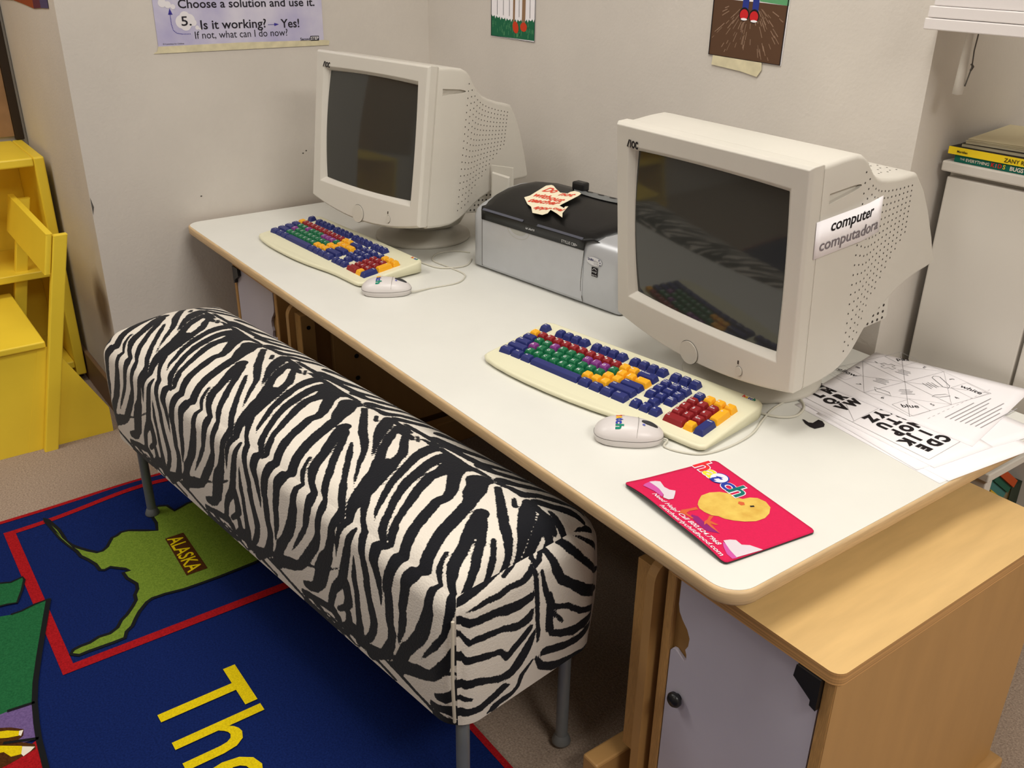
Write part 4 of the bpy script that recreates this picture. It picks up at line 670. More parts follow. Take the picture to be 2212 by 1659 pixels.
ALASKA=[[-1.999,0.515],[-1.985,0.479],[-2.014,0.471],[-2.021,0.456],[-2.023,0.439],[-1.996,0.428],[-1.959,0.428],[-1.928,0.42],[-1.941,0.401],[-1.965,0.367],[-1.968,0.351],[-1.959,0.338],[-1.957,0.328],[-1.945,0.32],[-1.927,0.309],[-1.918,0.297],[-1.918,0.286],[-1.937,0.271],[-1.959,0.257],[-1.98,0.246],[-2.002,0.24],[-2.033,0.239],[-2.057,0.237],[-2.084,0.231],[-2.11,0.226],[-2.124,0.219],[-2.109,0.22],[-2.064,0.226],[-2.02,0.232],[-1.978,0.242],[-1.947,0.25],[-1.925,0.252],[-1.902,0.262],[-1.875,0.271],[-1.849,0.273],[-1.843,0.281],[-1.847,0.294],[-1.834,0.306],[-1.822,0.318],[-1.81,0.324],[-1.811,0.311],[-1.787,0.312],[-1.755,0.323],[-1.736,0.319],[-1.72,0.309],[-1.701,0.306],[-1.682,0.292],[-1.665,0.277],[-1.654,0.263],[-1.636,0.251],[-1.627,0.234],[-1.629,0.214],[-1.622,0.195],[-1.622,0.178],[-1.619,0.164],[-1.609,0.157],[-1.597,0.169],[-1.598,0.186],[-1.597,0.209],[-1.596,0.233],[-1.597,0.254],[-1.614,0.262],[-1.624,0.276],[-1.643,0.288],[-1.661,0.301],[-1.682,0.322],[-1.688,0.335],[-1.687,0.361],[-1.68,0.398],[-1.679,0.437],[-1.679,0.476],[-1.681,0.518],[-1.683,0.555],[-1.692,0.595],[-1.825,0.619],[-1.929,0.593],[-2.001,0.561]]
GREEN=[[-1.807,0.161],[-1.805,0.134],[-1.798,0.108],[-1.798,0.088],[-1.811,0.05],[-1.518,0.0],[-1.519,0.036],[-1.514,0.074],[-1.566,0.086],[-1.64,0.108],[-1.719,0.133]]
GREEN2=[[-1.93,0.07],[-1.921,0.089],[-1.911,0.109],[-1.917,0.133],[-1.904,0.134],[-1.868,0.122],[-1.831,0.106],[-1.837,0.088],[-1.839,0.075],[-1.849,0.056]]
PURPLE=[[-1.518,0.0],[-1.519,0.036],[-1.514,0.074],[-1.461,0.066],[-1.421,0.061],[-1.427,0.036],[-1.444,0.005],[-1.452,-0.011]]
RED=[[-1.421,0.061],[-1.348,0.059],[-1.323,0.055],[-1.379,-0.023],[-1.393,-0.004],[-1.405,0.026]]
BROWN=[[-1.495,-0.004],[-1.475,0.028],[-1.458,0.045],[-1.443,0.041],[-1.436,0.029],[-1.412,0.053],[-1.4,0.052],[-1.395,0.029],[-1.391,0.012],[-1.387,-0.022]]
YEL1=[[-1.483,-0.006],[-1.471,0.021],[-1.457,0.039],[-1.447,0.035],[-1.452,0.02],[-1.468,-0.008]]
YEL2=[[-1.446,-0.012],[-1.442,0.004],[-1.42,0.034],[-1.41,0.038],[-1.401,0.031],[-1.405,0.015],[-1.423,0.007],[-1.429,-0.015]]
WH1=[[-1.458,0.038],[-1.456,0.044],[-1.444,0.038],[-1.448,0.035]]
WH2=[[-1.418,0.035],[-1.405,0.052],[-1.399,0.044],[-1.394,0.032],[-1.401,0.03]]
EDGE=[[-1.807,0.161],[-1.719,0.133],[-1.64,0.108],[-1.566,0.086],[-1.514,0.074],[-1.461,0.066],[-1.418,0.061],[-1.331,0.056]]
def rz(x, y):
    return 0.010 + 0.022*math.exp(-((x+2.10)/0.06)**2 - ((y-0.44)/0.16)**2)
b = MB(); XA, XB, YA, YC = -2.172, 1.0, -1.6, 0.684
xs = [XA+i*0.02 for i in range(22)]+[-1.7, -1.2, -0.6, 0.2, XB]; ys = [YA, -0.8, 0.0]+[0.02+i*0.0221 for i in range(31)]
ys = sorted(set([round(v, 4) for v in ys if v < YC]+[YC])); nx, ny = len(xs), len(ys)
vt = [(x, y, rz(x, y)) for x in xs for y in ys]
b.add(vt, [(i*ny+j, (i+1)*ny+j, (i+1)*ny+j+1, i*ny+j+1) for i in range(nx-1) for j in range(ny-1)], 0, True)
rim = [(x, YA) for x in xs]+[(XB, y) for y in ys[1:]]+[(x, YC) for x in xs[::-1][1:]]+[(XA, y) for y in ys[::-1][1:-1]]
b.rings([[(x, y, 0.0) for x, y in rim], [(x, y, rz(x, y)) for x, y in rim]], 1, False, True, False)
def dens(p, step=0.02, closed=True):
    out = []
    n = len(p)
    for i in range(n if closed else n-1):
        a, c = p[i], p[(i+1) % n]; k = max(1, int(math.hypot(c[0]-a[0], c[1]-a[1])/step))
        out += [(a[0]+(c[0]-a[0])*q/k, a[1]+(c[1]-a[1])*q/k) for q in range(k)]
    if not closed: out.append(p[-1])
    return out
def lay(p, mi, h): b.poly([(x, y, rz(x, y)+h) for x, y in p], mi)
def line(p, wd, mi, h, closed=False): b.ribbon([(x, y, rz(x, y)+h) for x, y in dens(p, 0.02, closed)], wd, mi, closed)
line([(XA+0.006, YA), (XA+0.006, YC-0.006), (XB, YC-0.006)], 0.012, 1, 0.0012)
line([(-2.108, 0.136), (-2.108, 0.62)], 0.016, 1, 0.0010); line([(-2.116, 0.143), (-1.559, 0.143)], 0.023, 1, 0.0012); line([(-1.570, 0.132), (-1.570, 0.612)], 0.022, 1, 0.0014); line([(-2.116, 0.60), (-1.56, 0.60)], 0.023, 1, 0.0012)
lay(ALASKA, 2, 0.0016); line(ALASKA, 0.0075, 7, 0.0020, True)
q = [(-1.890, 0.424), (-1.874, 0.468), (-1.730, 0.463), (-1.715, 0.417)]
bx = [(-1.884, 0.424), (-1.884, 0.466), (-1.722, 0.464), (-1.722, 0.418)]
lay(bx, 6, 0.0024); b.text('ALASKA', (-1.878, 0.427, 0.0130), (1, -0.02, 0), (0, 1, 0), 0.046, 5, 0.012, 0, 0.150); 
lay(GREEN, 3, 0.0022); lay(GREEN2, 3, 0.0022); lay(PURPLE, 4, 0.0022); lay(RED, 1, 0.0022); lay(BROWN, 6, 0.0026); lay(YEL1, 5, 0.0030); lay(YEL2, 5, 0.0030); lay(WH1, 8, 0.0032); lay(WH2, 8, 0.0032)
line(EDGE, 0.010, 7, 0.0034); line([(-1.514, 0.074), (-1.519, 0.03)], 0.006, 7, 0.0034); line([(-1.421, 0.061), (-1.444, 0.01)], 0.006, 7, 0.0034); line(GREEN2, 0.005, 7, 0.0030, True); line(GREEN[-3:]+GREEN[:4], 0.005, 7, 0.0030)
b.text('The United States', (-1.402, 0.243, 0.0125), (1, 0, 0), (0, 1, 0), 0.228, 5, 0.006, 0, 1.36)
tag(b.build('map_rug', RM), 'dark blue map rug with yellow lettering and a green ALASKA on the carpet', 'rug')
# ------------------------------------------------------------------ posters and drawings
LAV = mat('poster_sky', (216, 212, 226), 0.6, 0.3, 0, 7, rgb2=(170, 164, 206)); PINK = flat('poster_ink', (40, 36, 44)); INDIGO = flat('poster_indigo', (64, 56, 150)); CLOUD = flat('poster_cloud', (232, 228, 232))
t = thing('wall_poster', 'lilac cloud-pattern problem solving poster on the left wall', 'poster', (XL+0.0015, 0, 0))
b = MB(); b.poly([(0.0007, 0.742, 0.997), (0.0007, 1.186, 0.990), (0.0007, 1.191, 1.60), (0.0007, 0.745, 1.60)]); b.build('sheet', LAV, t, solid=0.0006)
b = MB(); X = 0.0012
def tx(s, y0, y1, z, size, bold, mi=0): b.text(s, (X, y0, z), (0, 1, -0.012), (0, 0, 1), size, mi, bold, 0, y1-y0)
tx('Choose a solution and use it.', 0.803, 1.166, 1.0865, 0.028, 0.014); tx('Is it working?', 0.853, 1.026, 1.036, 0.030, 0.014); tx('Yes!', 1.066, 1.118, 1.0315, 0.030, 0.014); tx('If not, what can I do now?', 0.836, 1.083, 1.014, 0.025, 0.0)
tx('Second', 1.118, 1.146, 0.9965, 0.011, 0.02); tx('\u00a9 Committee for Children', 0.754, 0.806, 1.0035, 0.005, 0.0)
b.poly([(X, 1.147, 0.995), (X, 1.172, 0.9945), (X, 1.172, 1.007), (X, 1.147, 1.0075)], 0); b.text('STEP', (X+0.0002, 1.1485, 0.9975), (0, 1, 0), (0, 0, 1), 0.011, 1, 0.02, 0, 0.022)
CL_ = 0.0
for cy, cz, r in [(0.808, 1.055, 0.016), (0.826, 1.058, 0.015), (0.816, 1.066, 0.013), (0.816, 1.048, 0.014), (0.836, 1.052, 0.008), (0.844, 1.040, 0.005), (0.851, 1.037, 0.003), (0.765, 1.099, 0.010), (0.778, 1.095, 0.008), (0.790, 1.090, 0.006)]:
    CL_ += 0.00004; b.poly([(X-0.0003+CL_, cy+r*math.cos(a), cz+r*math.sin(a)) for a in [k*math.pi/10 for k in range(20)]], 1)
b.text('5.', (X+0.0006, 0.806, 1.046), (0, 1, 0), (0, 0, 1), 0.031, 0, 0.008, 0, 0.025)
pth = [(0.781, 1.074), (0.781, 1.050), (0.784, 1.036), (0.792, 1.029), (0.805, 1.0265), (0.828, 1.026)]
for i in range(len(pth)-1):
    (ya, za), (yc, zc) = pth[i], pth[i+1]; n = max(1, int(math.hypot(yc-ya, zc-za)/0.0033))
    for k in range(n):
        y, z = ya+(yc-ya)*k/n, za+(zc-za)*k/n; b.poly([(X, y-.001, z-.001), (X, y+.001, z-.001), (X, y+.001, z+.001), (X, y-.001, z+.001)], 2)
b.poly([(X, 0.776, 1.072), (X, 0.787, 1.072), (X, 0.7815, 1.087)], 2); b.poly([(X, 1.048, 1.044), (X, 1.048, 1.036), (X, 1.061, 1.040)], 2)
for k in range(6): y = 1.031+k*0.003; b.poly([(X, y, 1.039), (X, y+0.0018, 1.039), (X, y+0.0018, 1.041), (X, y, 1.041)], 2)
b.build('printed_words', [PINK, CLOUD, INDIGO], t)
b = MB(); b.poly([(0.0011, 0.728, 0.984), (0.0011, 1.20, 0.982), (0.0011, 1.203, 0.993), (0.0011, 1.188, 0.9955), (0.0011, 0.95, 1.0), (0.0011, 0.742, 1.0), (0.0011, 0.738, 0.99)]); b.build('tape', TAPE, t, solid=0.0003)
def drawing(label, x0, x1, z0, draw, mats, tape=None, skew=0.0):
    t = thing('child_drawing', label, 'drawing', (0, YB-0.0012, 0), 0, 'coloured drawings on the back wall')
    z1 = 1.40; b = MB(); b.poly([(x0, -0.0006, z0), (x1, -0.0006, z0-skew), (x1+0.006, -0.0006, z1), (x0, -0.0006, z1)]); b.build('sheet', PAPER, t, solid=0.0005)
    b = MB(); draw(b); b.build('crayon_picture', mats, t)
    if tape: b = MB(); b.poly(tape); b.build('tape', TAPE, t, solid=0.0003)
DG = flat('crayon_green', (34, 104, 72)); DG2 = flat('crayon_light_green', (96, 160, 112)); OR = flat('crayon_orange_red', (206, 66, 36)); BRN = flat('crayon_brown', (92, 66, 48)); BRL = flat('crayon_pale_brown', (150, 122, 102)); TAN = flat('crayon_tan', (150, 118, 88)); BLU = flat('crayon_blue', (44, 58, 140)); RD = flat('crayon_red', (204, 40, 44))
def ell(b, cx, cz, rx, rz_, mi, h, rot=0): b.poly([(cx+rx*math.cos(a)*math.cos(rot)-rz_*math.sin(a)*math.sin(rot), h, cz+rx*math.cos(a)*math.sin(rot)+rz_*math.sin(a)*math.cos(rot)) for a in [k*math.pi/10 for k in range(20)]], mi)
def d1(b):
    x0, x1, z0 = -2.160, -1.973, 1.019; rnd = random.Random(3)
    pts = [(x0, z0), (x1, z0+0.002), (x1, 1.070)]; n = 40
    for k in range(n+1):
        x = x1+(x0-x1)*k/n; pts.append((x, 1.064+0.008*abs(((k*7) % 5)-2)/2-0.006*math.sin(k/n*3.1)))
    b.poly([(x, -0.0009, z) for x, z in pts], 0)
    for k in range(60):
        x = rnd.uniform(x0+.004, x1-.004); z = rnd.uniform(z0+.003, 1.052); b.poly([(x, -0.0011, z), (x+0.0012, -0.0011, z), (x+0.0012, -0.0011, z+0.009), (x, -0.0011, z+0.010)], 1)
    for x in (-2.135, -2.108, -2.082, -2.040, -1.995): b.ribbon([(x, -0.0009, 1.40), (x+0.002, -0.0009, 1.072)], 0.0016, 2, False, (0, 1, 0))
    b.poly([(-2.064, -0.0010, 1.06), (-2.056, -0.0010, 1.06), (-2.052, -0.0010, 1.4), (-2.064, -0.0010, 1.4)], 3); b.poly([(-2.026, -0.0010, 1.06), (-2.012, -0.0010, 1.06), (-2.006, -0.0010, 1.4), (-2.022, -0.0010, 1.4)], 3)
    ell(b, -2.052, 1.047, 0.012, 0.015, 4, -0.0012, 0.5); ell(b, -2.018, 1.050, 0.014, 0.011, 4, -0.0012)
    b.ribbon([(x0, -0.0013, 1.4), (x0, -0.0013, z0), (x1+0.001, -0.0013, z0-0.001), (x1+0.003, -0.0013, 1.4)], 0.0022, 2, False, (0, 1, 0))
drawing('crayon drawing with green grass and orange shoes, left one on the back wall', -2.161, -1.972, 1.017, d1, [DG, DG2, INK, TAN, OR])
def d2(b):
    rnd = random.Random(5); x0, x1, z0 = -1.388, -1.206, 1.046
    b.poly([(x0, -0.0009, z0), (x1, -0.0009, z0-0.003), (x1+0.002, -0.0009, 1.148), (-1.266, -0.0009, 1.150), (x0, -0.0009, 1.152)], 0)
    b.poly([(-1.272, -0.0009, 1.152), (x1+0.003, -0.0009, 1.148), (x1+0.004, -0.0009, 1.4), (-1.272, -0.0009, 1.4)], 1); b.poly([(x0, -0.0009, 1.152), (-1.31, -0.0009, 1.155), (-1.31, -0.0009, 1.4), (x0, -0.0009, 1.4)], 1)
    for k in range(130):
        a = rnd.uniform(-1.25, 1.25); r = rnd.uniform(0.03, 0.17); L = rnd.uniform(0.006, 0.022); cx, cz = -1.291, 1.16
        p = [(cx+math.sin(a)*q, cz-math.cos(a)*q) for q in (r, r+L)]
        if all(x0+.003 < x < x1-.003 and z0+.002 < z < 1.147 for x, z in p): b.ribbon([(p[0][0], -0.0011, p[0][1]), (p[1][0], -0.0011, p[1][1])], rnd.uniform(0.0008, 0.0018), 2, False, (0, 1, 0))
    for x in (-1.313, -1.288): b.poly([(x, -0.0012, 1.133), (x+0.015, -0.0012, 1.133), (x+0.018, -0.0012, 1.4), (x-0.003, -0.0012, 1.4)], 3)
    for cx, cz in ((-1.307, 1.127), (-1.282, 1.125)):
        ell(b, cx, cz, 0.0125, 0.0125, 4, -0.0013); ell(b, cx, cz-0.001, 0.0105, 0.010, 5, -0.0014); ell(b, cx+0.001, cz-0.009, 0.008, 0.0022, 6, -0.0015)
    b.ribbon([(x0, -0.0016, 1.4), (x0, -0.0016, z0), (x1, -0.0016, z0-0.003), (x1+0.003, -0.0016, 1.4)], 0.0024, 4, False, (0, 1, 0))
drawing('crayon drawing with brown ground and red shoes, right one on the back wall', -1.390, -1.204, 1.045, d2, [BRN, DG2, BRL, BLU, INK, RD, PAPER], [(-1.376, -0.0013, 1.046), (-1.250, -0.0013, 1.044), (-1.248, -0.0013, 1.030), (-1.258, -0.0013, 1.016), (-1.30, -0.0013, 1.022), (-1.378, -0.0013, 1.027)], 0.003)
t = thing('torn_collage', 'torn orange and purple paper on the return wall, top left', 'picture', (0, YR-0.002, 0))
b = MB(); b.poly([(-3.15, 0, 1.4), (-3.15, 0, 1.078), (-2.95, 0, 1.086), (-2.83, 0, 1.084), (-2.70, 0, 1.080), (-2.70, 0, 1.4)], 0); b.poly([(-2.70, 0, 1.4), (-2.70, 0, 1.080), (-2.62, 0, 1.086), (-2.62, 0, 1.4)], 1); b.poly([(-2.62, 0, 1.4), (-2.62, 0, 1.086), (-2.54, 0, 1.090), (-2.52, 0, 1.4)], 2)
b.build('paper_pieces', [flat('collage_orange', (150, 74, 40)), flat('collage_maroon', (98, 50, 64)), flat('collage_purple', (82, 74, 108))], t, solid=0.0006)
CHICK=[[-0.723,0.858],[-0.73,0.871],[-0.729,0.886],[-0.722,0.899],[-0.711,0.907],[-0.698,0.908],[-0.691,0.911],[-0.688,0.922],[-0.681,0.93],[-0.668,0.932],[-0.655,0.926],[-0.646,0.913],[-0.642,0.899],[-0.644,0.884],[-0.652,0.871],[-0.662,0.861],[-0.672,0.854],[-0.681,0.852],[-0.688,0.846],[-0.699,0.844],[-0.709,0.845],[-0.717,0.85]]
SHELL1=[[-0.794,0.845],[-0.789,0.85],[-0.775,0.844],[-0.766,0.845],[-0.759,0.85],[-0.753,0.843],[-0.745,0.832],[-0.747,0.824],[-0.754,0.821],[-0.76,0.828],[-0.775,0.834],[-0.781,0.835],[-0.797,0.836]]
SHELL1P=[[-0.796,0.827],[-0.797,0.84],[-0.793,0.846],[-0.778,0.835],[-0.762,0.83],[-0.756,0.821],[-0.773,0.823],[-0.787,0.821],[-0.793,0.82]]
SHELL2=[[-0.638,0.814],[-0.635,0.823],[-0.63,0.829],[-0.619,0.827],[-0.612,0.835],[-0.596,0.841],[-0.604,0.801],[-0.619,0.805]]
SHELL2P=[[-0.636,0.811],[-0.63,0.811],[-0.616,0.805],[-0.603,0.801],[-0.605,0.794],[-0.615,0.795],[-0.628,0.803]]
LEG1=[[-0.714,0.844],[-0.708,0.842],[-0.712,0.829],[-0.71,0.821],[-0.695,0.82],[-0.697,0.817],[-0.711,0.816],[-0.715,0.81],[-0.719,0.821],[-0.716,0.834]]
LEG2=[[-0.689,0.843],[-0.685,0.847],[-0.68,0.835],[-0.667,0.837],[-0.669,0.833],[-0.675,0.83],[-0.652,0.823],[-0.668,0.824],[-0.678,0.826],[-0.677,0.82],[-0.683,0.827],[-0.684,0.834]]
SHAD=[[-0.704,0.825],[-0.696,0.829],[-0.684,0.826],[-0.668,0.824],[-0.652,0.823],[-0.665,0.812],[-0.683,0.814],[-0.7,0.819]]
BEAK=[[-0.69,0.902],[-0.684,0.906],[-0.679,0.902],[-0.681,0.897],[-0.687,0.897]]
EYE=[[-0.674,0.906],[-0.671,0.911],[-0.668,0.909],[-0.671,0.904]]
BLADE=[[-0.8,1.179],[-0.797,1.18],[-0.787,1.178],[-0.782,1.182],[-0.784,1.199],[-0.777,1.2],[-0.768,1.194],[-0.764,1.187],[-0.768,1.169],[-0.777,1.168],[-0.788,1.171]]
# ------------------------------------------------------------------ papers on the table
def sheet(label, pts, z, draw=None, mats=(), curl=None, n=14, group='loose papers on the table corner'):
    t = thing('paper_sheet', label, 'paper', (0, 0, 0), 0, group)
    (ax, ay), (bx_, by), (cx, cy), (dx, dy) = pts
    fz = lambda u, v: z + (curl(u, v) if curl else 0)
    V = []
    for i in range(n+1):
        for j in range(n+1):
            u, v = i/n, j/n; x = (ax*(1-u)+bx_*u)*(1-v)+(dx*(1-u)+cx*u)*v; y = (ay*(1-u)+by*u)*(1-v)+(dy*(1-u)+cy*u)*v; V.append((x, y, fz(u, v)))
    b = MB(); b.add(V, [(i*(n+1)+j, (i+1)*(n+1)+j, (i+1)*(n+1)+j+1, i*(n+1)+j+1) for i in range(n) for j in range(n)], 0, True); b.build('page', PAPER, t, solid=0.0003)
    if draw:
        b = MB(); draw(b, z+0.00045); b.build('printed_marks', list(mats), t)
over = lambda u, v: 0.0
sheet('blank white sheet lying lowest, sticking out towards the mouse pad', [(-0.842, 1.212), (-0.560, 1.180), (-0.545, 1.39), (-0.83, 1.42)], T0+0.0006)
sheet('blank white sheet under the alphabet page, hanging over the table end', [(-0.80, 1.214), (-0.556, 1.196), (-0.532, 1.40), (-0.78, 1.43)], T0+0.0011)
sheet('blank white sheet turned askew between the alphabet page and the table', [(-0.848, 1.228), (-0.600, 1.186), (-0.55, 1.46), (-0.82, 1.47)], T0+0.0016)
def alpha(b, z):
    b.ribbon([(-0.856, 1.246, z), (-0.746, 1.235, z), (-0.606, 1.226, z), (-0.610, 1.325, z)], 0.0008, 1)
    b.ribbon([(-0.746, 1.235, z), (-0.752, 1.33, z)], 0.0006, 1); b.ribbon([(-0.7465, 1.24, z), (-0.79, 1.28, z)], 0.0006, 1)
    for r, row in enumerate(['CDE', 'HIJK', 'NOP', 'STU', 'XYZ']):
        for k, ch in enumerate(row):
            x = -0.632-0.0262*r; y = 1.306+0.004*r-0.0262*k+(0.0155 if r in (1,) else 0); b.text(ch, (x-0.008, y, z), (0, -1, 0), (1, 0.03, 0), 0.0265, 0, 0.075, 0, None, 'c')
    for r, row in enumerate(['VW', 'QR', 'LM', 'FG']):
        for k, ch in enumerate(row): b.text(ch, (-0.779-0.0262*r, 1.266+0.029*k+0.003*r, z), (0, 1, 0), (-1, 0.03, 0), 0.0265, 0, 0.075, 0, None, 'c')
sheet('alphabet sheet with rows of bold black letters beside the right monitor', [(-0.856, 1.231), (-0.588, 1.212), (-0.572, 1.345), (-0.85, 1.43)], T0+0.0021, alpha, [INK, INKG])
def catch(b, z):
    N_, Wc, S_, E_ = (-0.837, 1.492), (-0.858, 1.372), (-0.731, 1.399), (-0.712, 1.500)
    L = lambda *p: b.ribbon([(x, y, z) for x, y in p], 0.0007, 1)
    c = Vector((-0.785, 1.440, 0)); ang = math.radians(-9)
    def P(u, v): return (c.x+u*math.cos(ang)-v*math.sin(ang), c.y+u*math.sin(ang)+v*math.cos(ang))
    a = 0.098
    L(P(-a, -a), P(a, -a), P(a, a), P(-a, a), P(-a, -a)); L(P(-a, 0), P(0, -a), P(a, 0), P(0, a), P(-a, 0)); L(P(-a, -a), P(a, a)); L(P(-a, a), P(a, -a)); L(P(0, -a), P(0, a)); L(P(-a, 0), P(a, 0))
    for (u, v, s, rot) in ((-0.074, 0.074, 'red', 240), (0.074, 0.074, 'white', 10), (0.076, -0.07, 'blue', 60), (-0.076, -0.068, 'yellow', 10)):
        r = math.radians(rot)+ang; p = P(u, v); b.text(s, (p[0], p[1], z), (math.cos(r), math.sin(r), 0), (-math.sin(r), math.cos(r), 0), 0.017, 0, 0.01, 0, None, 'c')
        L(P(u-0.022, v-0.02), P(u+0.024, v-0.022), P(u+0.022, v+0.02), P(u-0.024, v+0.022), P(u-0.022, v-0.02))
    for (u, v, s, rot) in ((-0.03, 0.085, '2', 200), (0.03, 0.088, '3', 160), (0.088, 0.03, '4', 100), (0.088, -0.03, '5', 80), (0.03, -0.088, '6', 20), (-0.03, -0.085, '7', -20), (-0.085, -0.03, '8', -80), (-0.088, 0.02, '1', 260)):
        r = math.radians(rot)+ang; p = P(u, v); b.text(s, (p[0], p[1], z), (math.cos(r), math.sin(r), 0), (-math.sin(r), math.cos(r), 0), 0.012, 0, 0, 0, None, 'c')
    for (u, v, rot) in ((-0.03, 0.03, 20), (0.03, 0.03, -10), (0.03, -0.03, 60), (-0.02, -0.035, 20)):
        for k in range(4):
            r = math.radians(rot)+ang; p = P(u, v); d = (math.cos(r), math.sin(r)); q = (-d[1]*(k-1.5)*0.0055, d[0]*(k-1.5)*0.0055); h = 0.012-(k % 2)*0.003
            b.ribbon([(p[0]+q[0]-d[0]*h, p[1]+q[1]-d[1]*h, z), (p[0]+q[0]+d[0]*h, p[1]+q[1]+d[1]*h, z)], 0.0016, 1)
    pr = lambda pts: b.ribbon([(P(u, v)[0], P(u, v)[1], z) for u, v in pts], 0.0009, 0, True)
    pr([(-0.075, 0.03), (-0.066, 0.03), (-0.066, 0.038), (-0.057, 0.038), (-0.057, 0.03), (-0.048, 0.03), (-0.048, 0.021), (-0.057, 0.021), (-0.057, 0.012), (-0.066, 0.012), (-0.066, 0.021), (-0.075, 0.021)])
    pr([(0.005, 0.066), (0.012, 0.073), (0.046, 0.058), (0.052, 0.048), (0.044, 0.044), (0.008, 0.058)]); pr([(0.062, -0.005), (0.07, 0.006), (0.074, 0.026), (0.066, 0.024), (0.06, 0.004)]); pr([(-0.008, -0.066), (0.018, -0.058), (0.03, -0.066), (0.005, -0.075)])
    for k in range(8):
        x = -0.668+0.0075*k; L2 = 0.09+0.04*((k*5) % 3)/2; b.ribbon([(x, 1.372+0.002*k, z), (x-0.002, 1.372+L2, z)], 0.0018, 1)
    for k in range(14): b.ribbon([(-0.682, 1.345+k*0.014, z), (-0.682, 1.345+k*0.014+0.007, z)], 0.0006, 1)
sheet('folding game worksheet with diagonal lines and the word blue, topmost', [(-0.862, 1.309), (-0.590, 1.318), (-0.640, 1.592), (-0.893, 1.512)], T0+0.0027, catch, [INK, INKG])
t = thing('paper_scrap', 'small curved scrap of black paper beside the papers', 'scrap', (0, 0, T0+0.0006))
b = MB(); b.poly([(x, y, 0) for x, y in BLADE]); b.build('cutting', INK, t, solid=0.0005)
# ------------------------------------------------------------------ mouse pad
t = thing('mouse_pad', 'pink mouse pad with a yellow chick near the table corner', 'mouse pad', (0, 0, 0))
pl, pt, pr_, pb = Vector((-0.815, 0.804)), Vector((-0.787, 0.961)), Vector((-0.584, 0.931)), Vector((-0.605, 0.780))
def padv(x, y):
    e = pb-pl; n = Vector((-e.y, e.x)).normalized(); p = Vector((x, y))-pl; return p.dot(e.normalized())/e.length, p.dot(n)/0.157
def pz(x, y):
    u, v = padv(x, y); f = max(0.0, 1-max(v, 0)/0.32)**2
    return T0+0.0038+f*(0.0085*max(0, math.sin(min(max(u, 0), 1)*math.pi*0.92+0.25))+0.0015*math.sin(u*9))
n = 30; V = []
for i in range(n+1):
    for j in range(n+1):
        u, v = i/n, j/n
        for cu, cv in ((1, 0), (1, 1), (0, 1)):
            pass
        a, c = 2*u-1, 2*v-1; k = 0.06
        if abs(a) > 1-k and abs(c) > 1-k*1.3:
            da, dc = (abs(a)-1+k)/k, (abs(c)-1+k*1.3)/(k*1.3); ln = math.hypot(da, dc); m_ = max(da, dc)
            if ln > 0: a = math.copysign(1-k+k*da*m_/ln, a); c = math.copysign(1-k*1.3+k*1.3*dc*m_/ln, c)
        u, v = (a+1)/2, (c+1)/2; p = (pl*(1-u)+pb*u)*(1-v)+(pt*(1-u)+pr_*u)*v; V.append((p.x, p.y, pz(p.x, p.y)))
b = MB(); b.add(V, [(i*(n+1)+j, (i+1)*(n+1)+j, (i+1)*(n+1)+j+1, i*(n+1)+j+1) for i in range(n) for j in range(n)], 0, True)
MPINK = mat('pad_pink', (208, 32, 80), 0.8, 0.15, 0.02, 400); o = b.build('cloth_face', MPINK, t, solid=0.0009)
b = MB(); b.add([(x, y, z-0.001) for x, y, z in V], b.f if False else [(i*(n+1)+j, (i+1)*(n+1)+j, (i+1)*(n+1)+j+1, i*(n+1)+j+1) for i in range(n) for j in range(n)], 0, True); b.build('rubber_base', BLACK, t, solid=0.0025)
b = MB(); PM = [mat('pad_chick', (224, 194, 96), 0.75, 0.2, 0, 45, rgb2=(204, 160, 70)), flat('pad_orange', (206, 96, 56)), flat('pad_shell', (214, 202, 210)), flat('pad_shell_pink', (200, 84, 160)), flat('pad_shadow_purple', (140, 32, 110)), flat('pad_white', (240, 226, 236)), flat('pad_red', (222, 44, 50)), flat('pad_yellow', (244, 216, 60)), flat('pad_blue', (40, 60, 160)), flat('pad_green', (20, 110, 100)), INK, flat('pad_tan', (216, 178, 84))]
def D(p, mi, h): b.poly([(x, y, pz(x, y)+h) for x, y in p], mi)
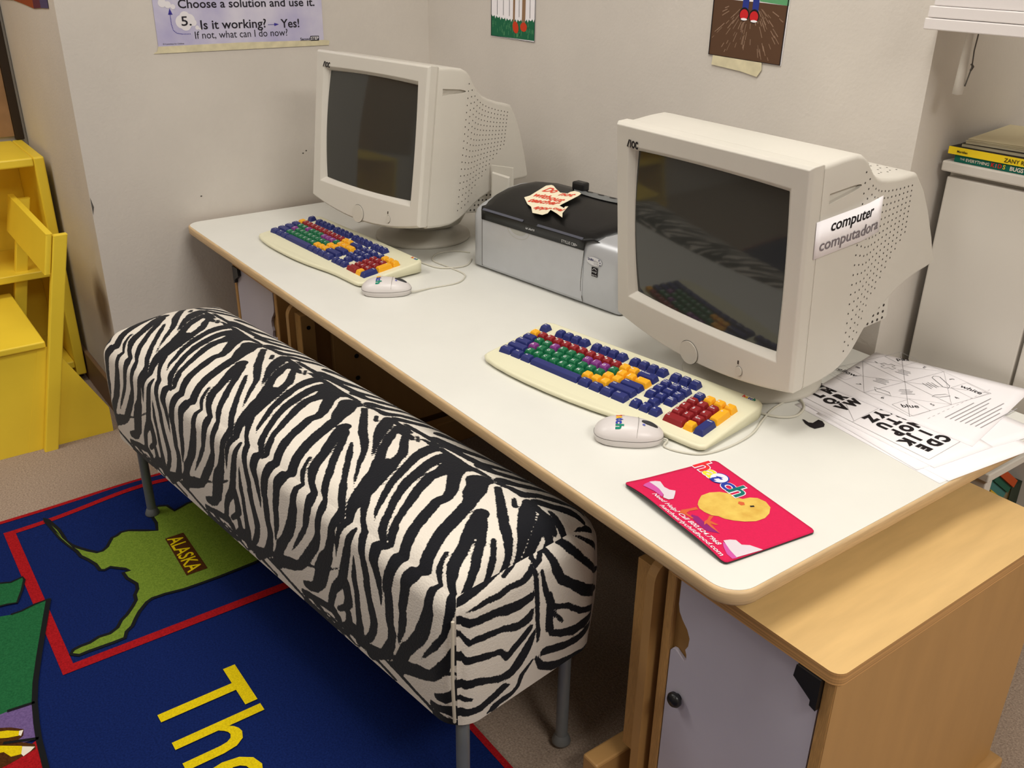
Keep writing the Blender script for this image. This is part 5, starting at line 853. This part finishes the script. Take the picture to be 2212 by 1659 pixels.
D(SHAD, 4, .0003); D(LEG1, 1, .0004); D(LEG2, 1, .0004); D(CHICK, 0, .0005); D(SHELL1P, 3, .0008); D(SHELL1, 2, .001); D(SHELL2P, 3, .0006); D(SHELL2, 2, .0007)
D(BEAK, 1, .0007); D(EYE, 10, .0007)
fn = lambda v: (v[0], v[1], pz(v[0], v[1])+v[2])
a = math.radians(-8.4); ux, uy = (math.cos(a), math.sin(a), 0), (-math.sin(a), math.cos(a), 0); px = 0.0; O = Vector((-0.7945, 0.9205))
for ch, mi, wd, adv in (('h', 6, 0.020, 0.0205), ('a', 7, 0.021, 0.0195), ('t', 8, 0.013, 0.0185), ('c', 8, 0.019, 0.0185), ('h', 9, 0.020, 0.02)):
    p = O+Vector(ux[:2])*px
    if ch == 't':
        cc = p+Vector(ux[:2])*0.006+Vector(uy[:2])*0.012; D([(cc.x+0.0145*math.cos(q)*ux[0]+0.0145*math.sin(q)*uy[0], cc.y+0.0145*math.cos(q)*ux[1]+0.0145*math.sin(q)*uy[1]) for q in [k*math.pi/12 for k in range(24)]], 8, .0010)
        D([(cc.x+0.0125*math.cos(q)*ux[0]+0.0125*math.sin(q)*uy[0], cc.y+0.0125*math.cos(q)*ux[1]+0.0125*math.sin(q)*uy[1]) for q in [k*math.pi/12 for k in range(24)]], 5, .0012)
        b.text('t', (p.x, p.y, .0014), ux, uy, 0.030, 8, 0.02, 0.25, 0.012, 'l', fn)
    else:
        b.text(ch, (p.x-0.0008, p.y, .0008), ux, uy, 0.042 if ch == 'h' else 0.038, 5, 0.055, 0, wd+0.002, 'l', fn); b.text(ch, (p.x, p.y, .0011), ux, uy, 0.042 if ch == 'h' else 0.038, mi, 0.018, 0, wd, 'l', fn)
    px += adv
a = math.radians(-6.2); ux, uy = (math.cos(a), math.sin(a), 0), (-math.sin(a), math.cos(a), 0)
b.text('Need Help? Call 800.624.7968', (-0.768, 0.8130, .0008), ux, uy, 0.0112, 5, 0.012, 0.15, 0.135, 'l', fn); b.text('hatchearlychildhood.com', (-0.738, 0.7975, .0008), ux, uy, 0.0112, 5, 0.012, 0.15, 0.123, 'l', fn)
b.build('printed_picture', PM, t)
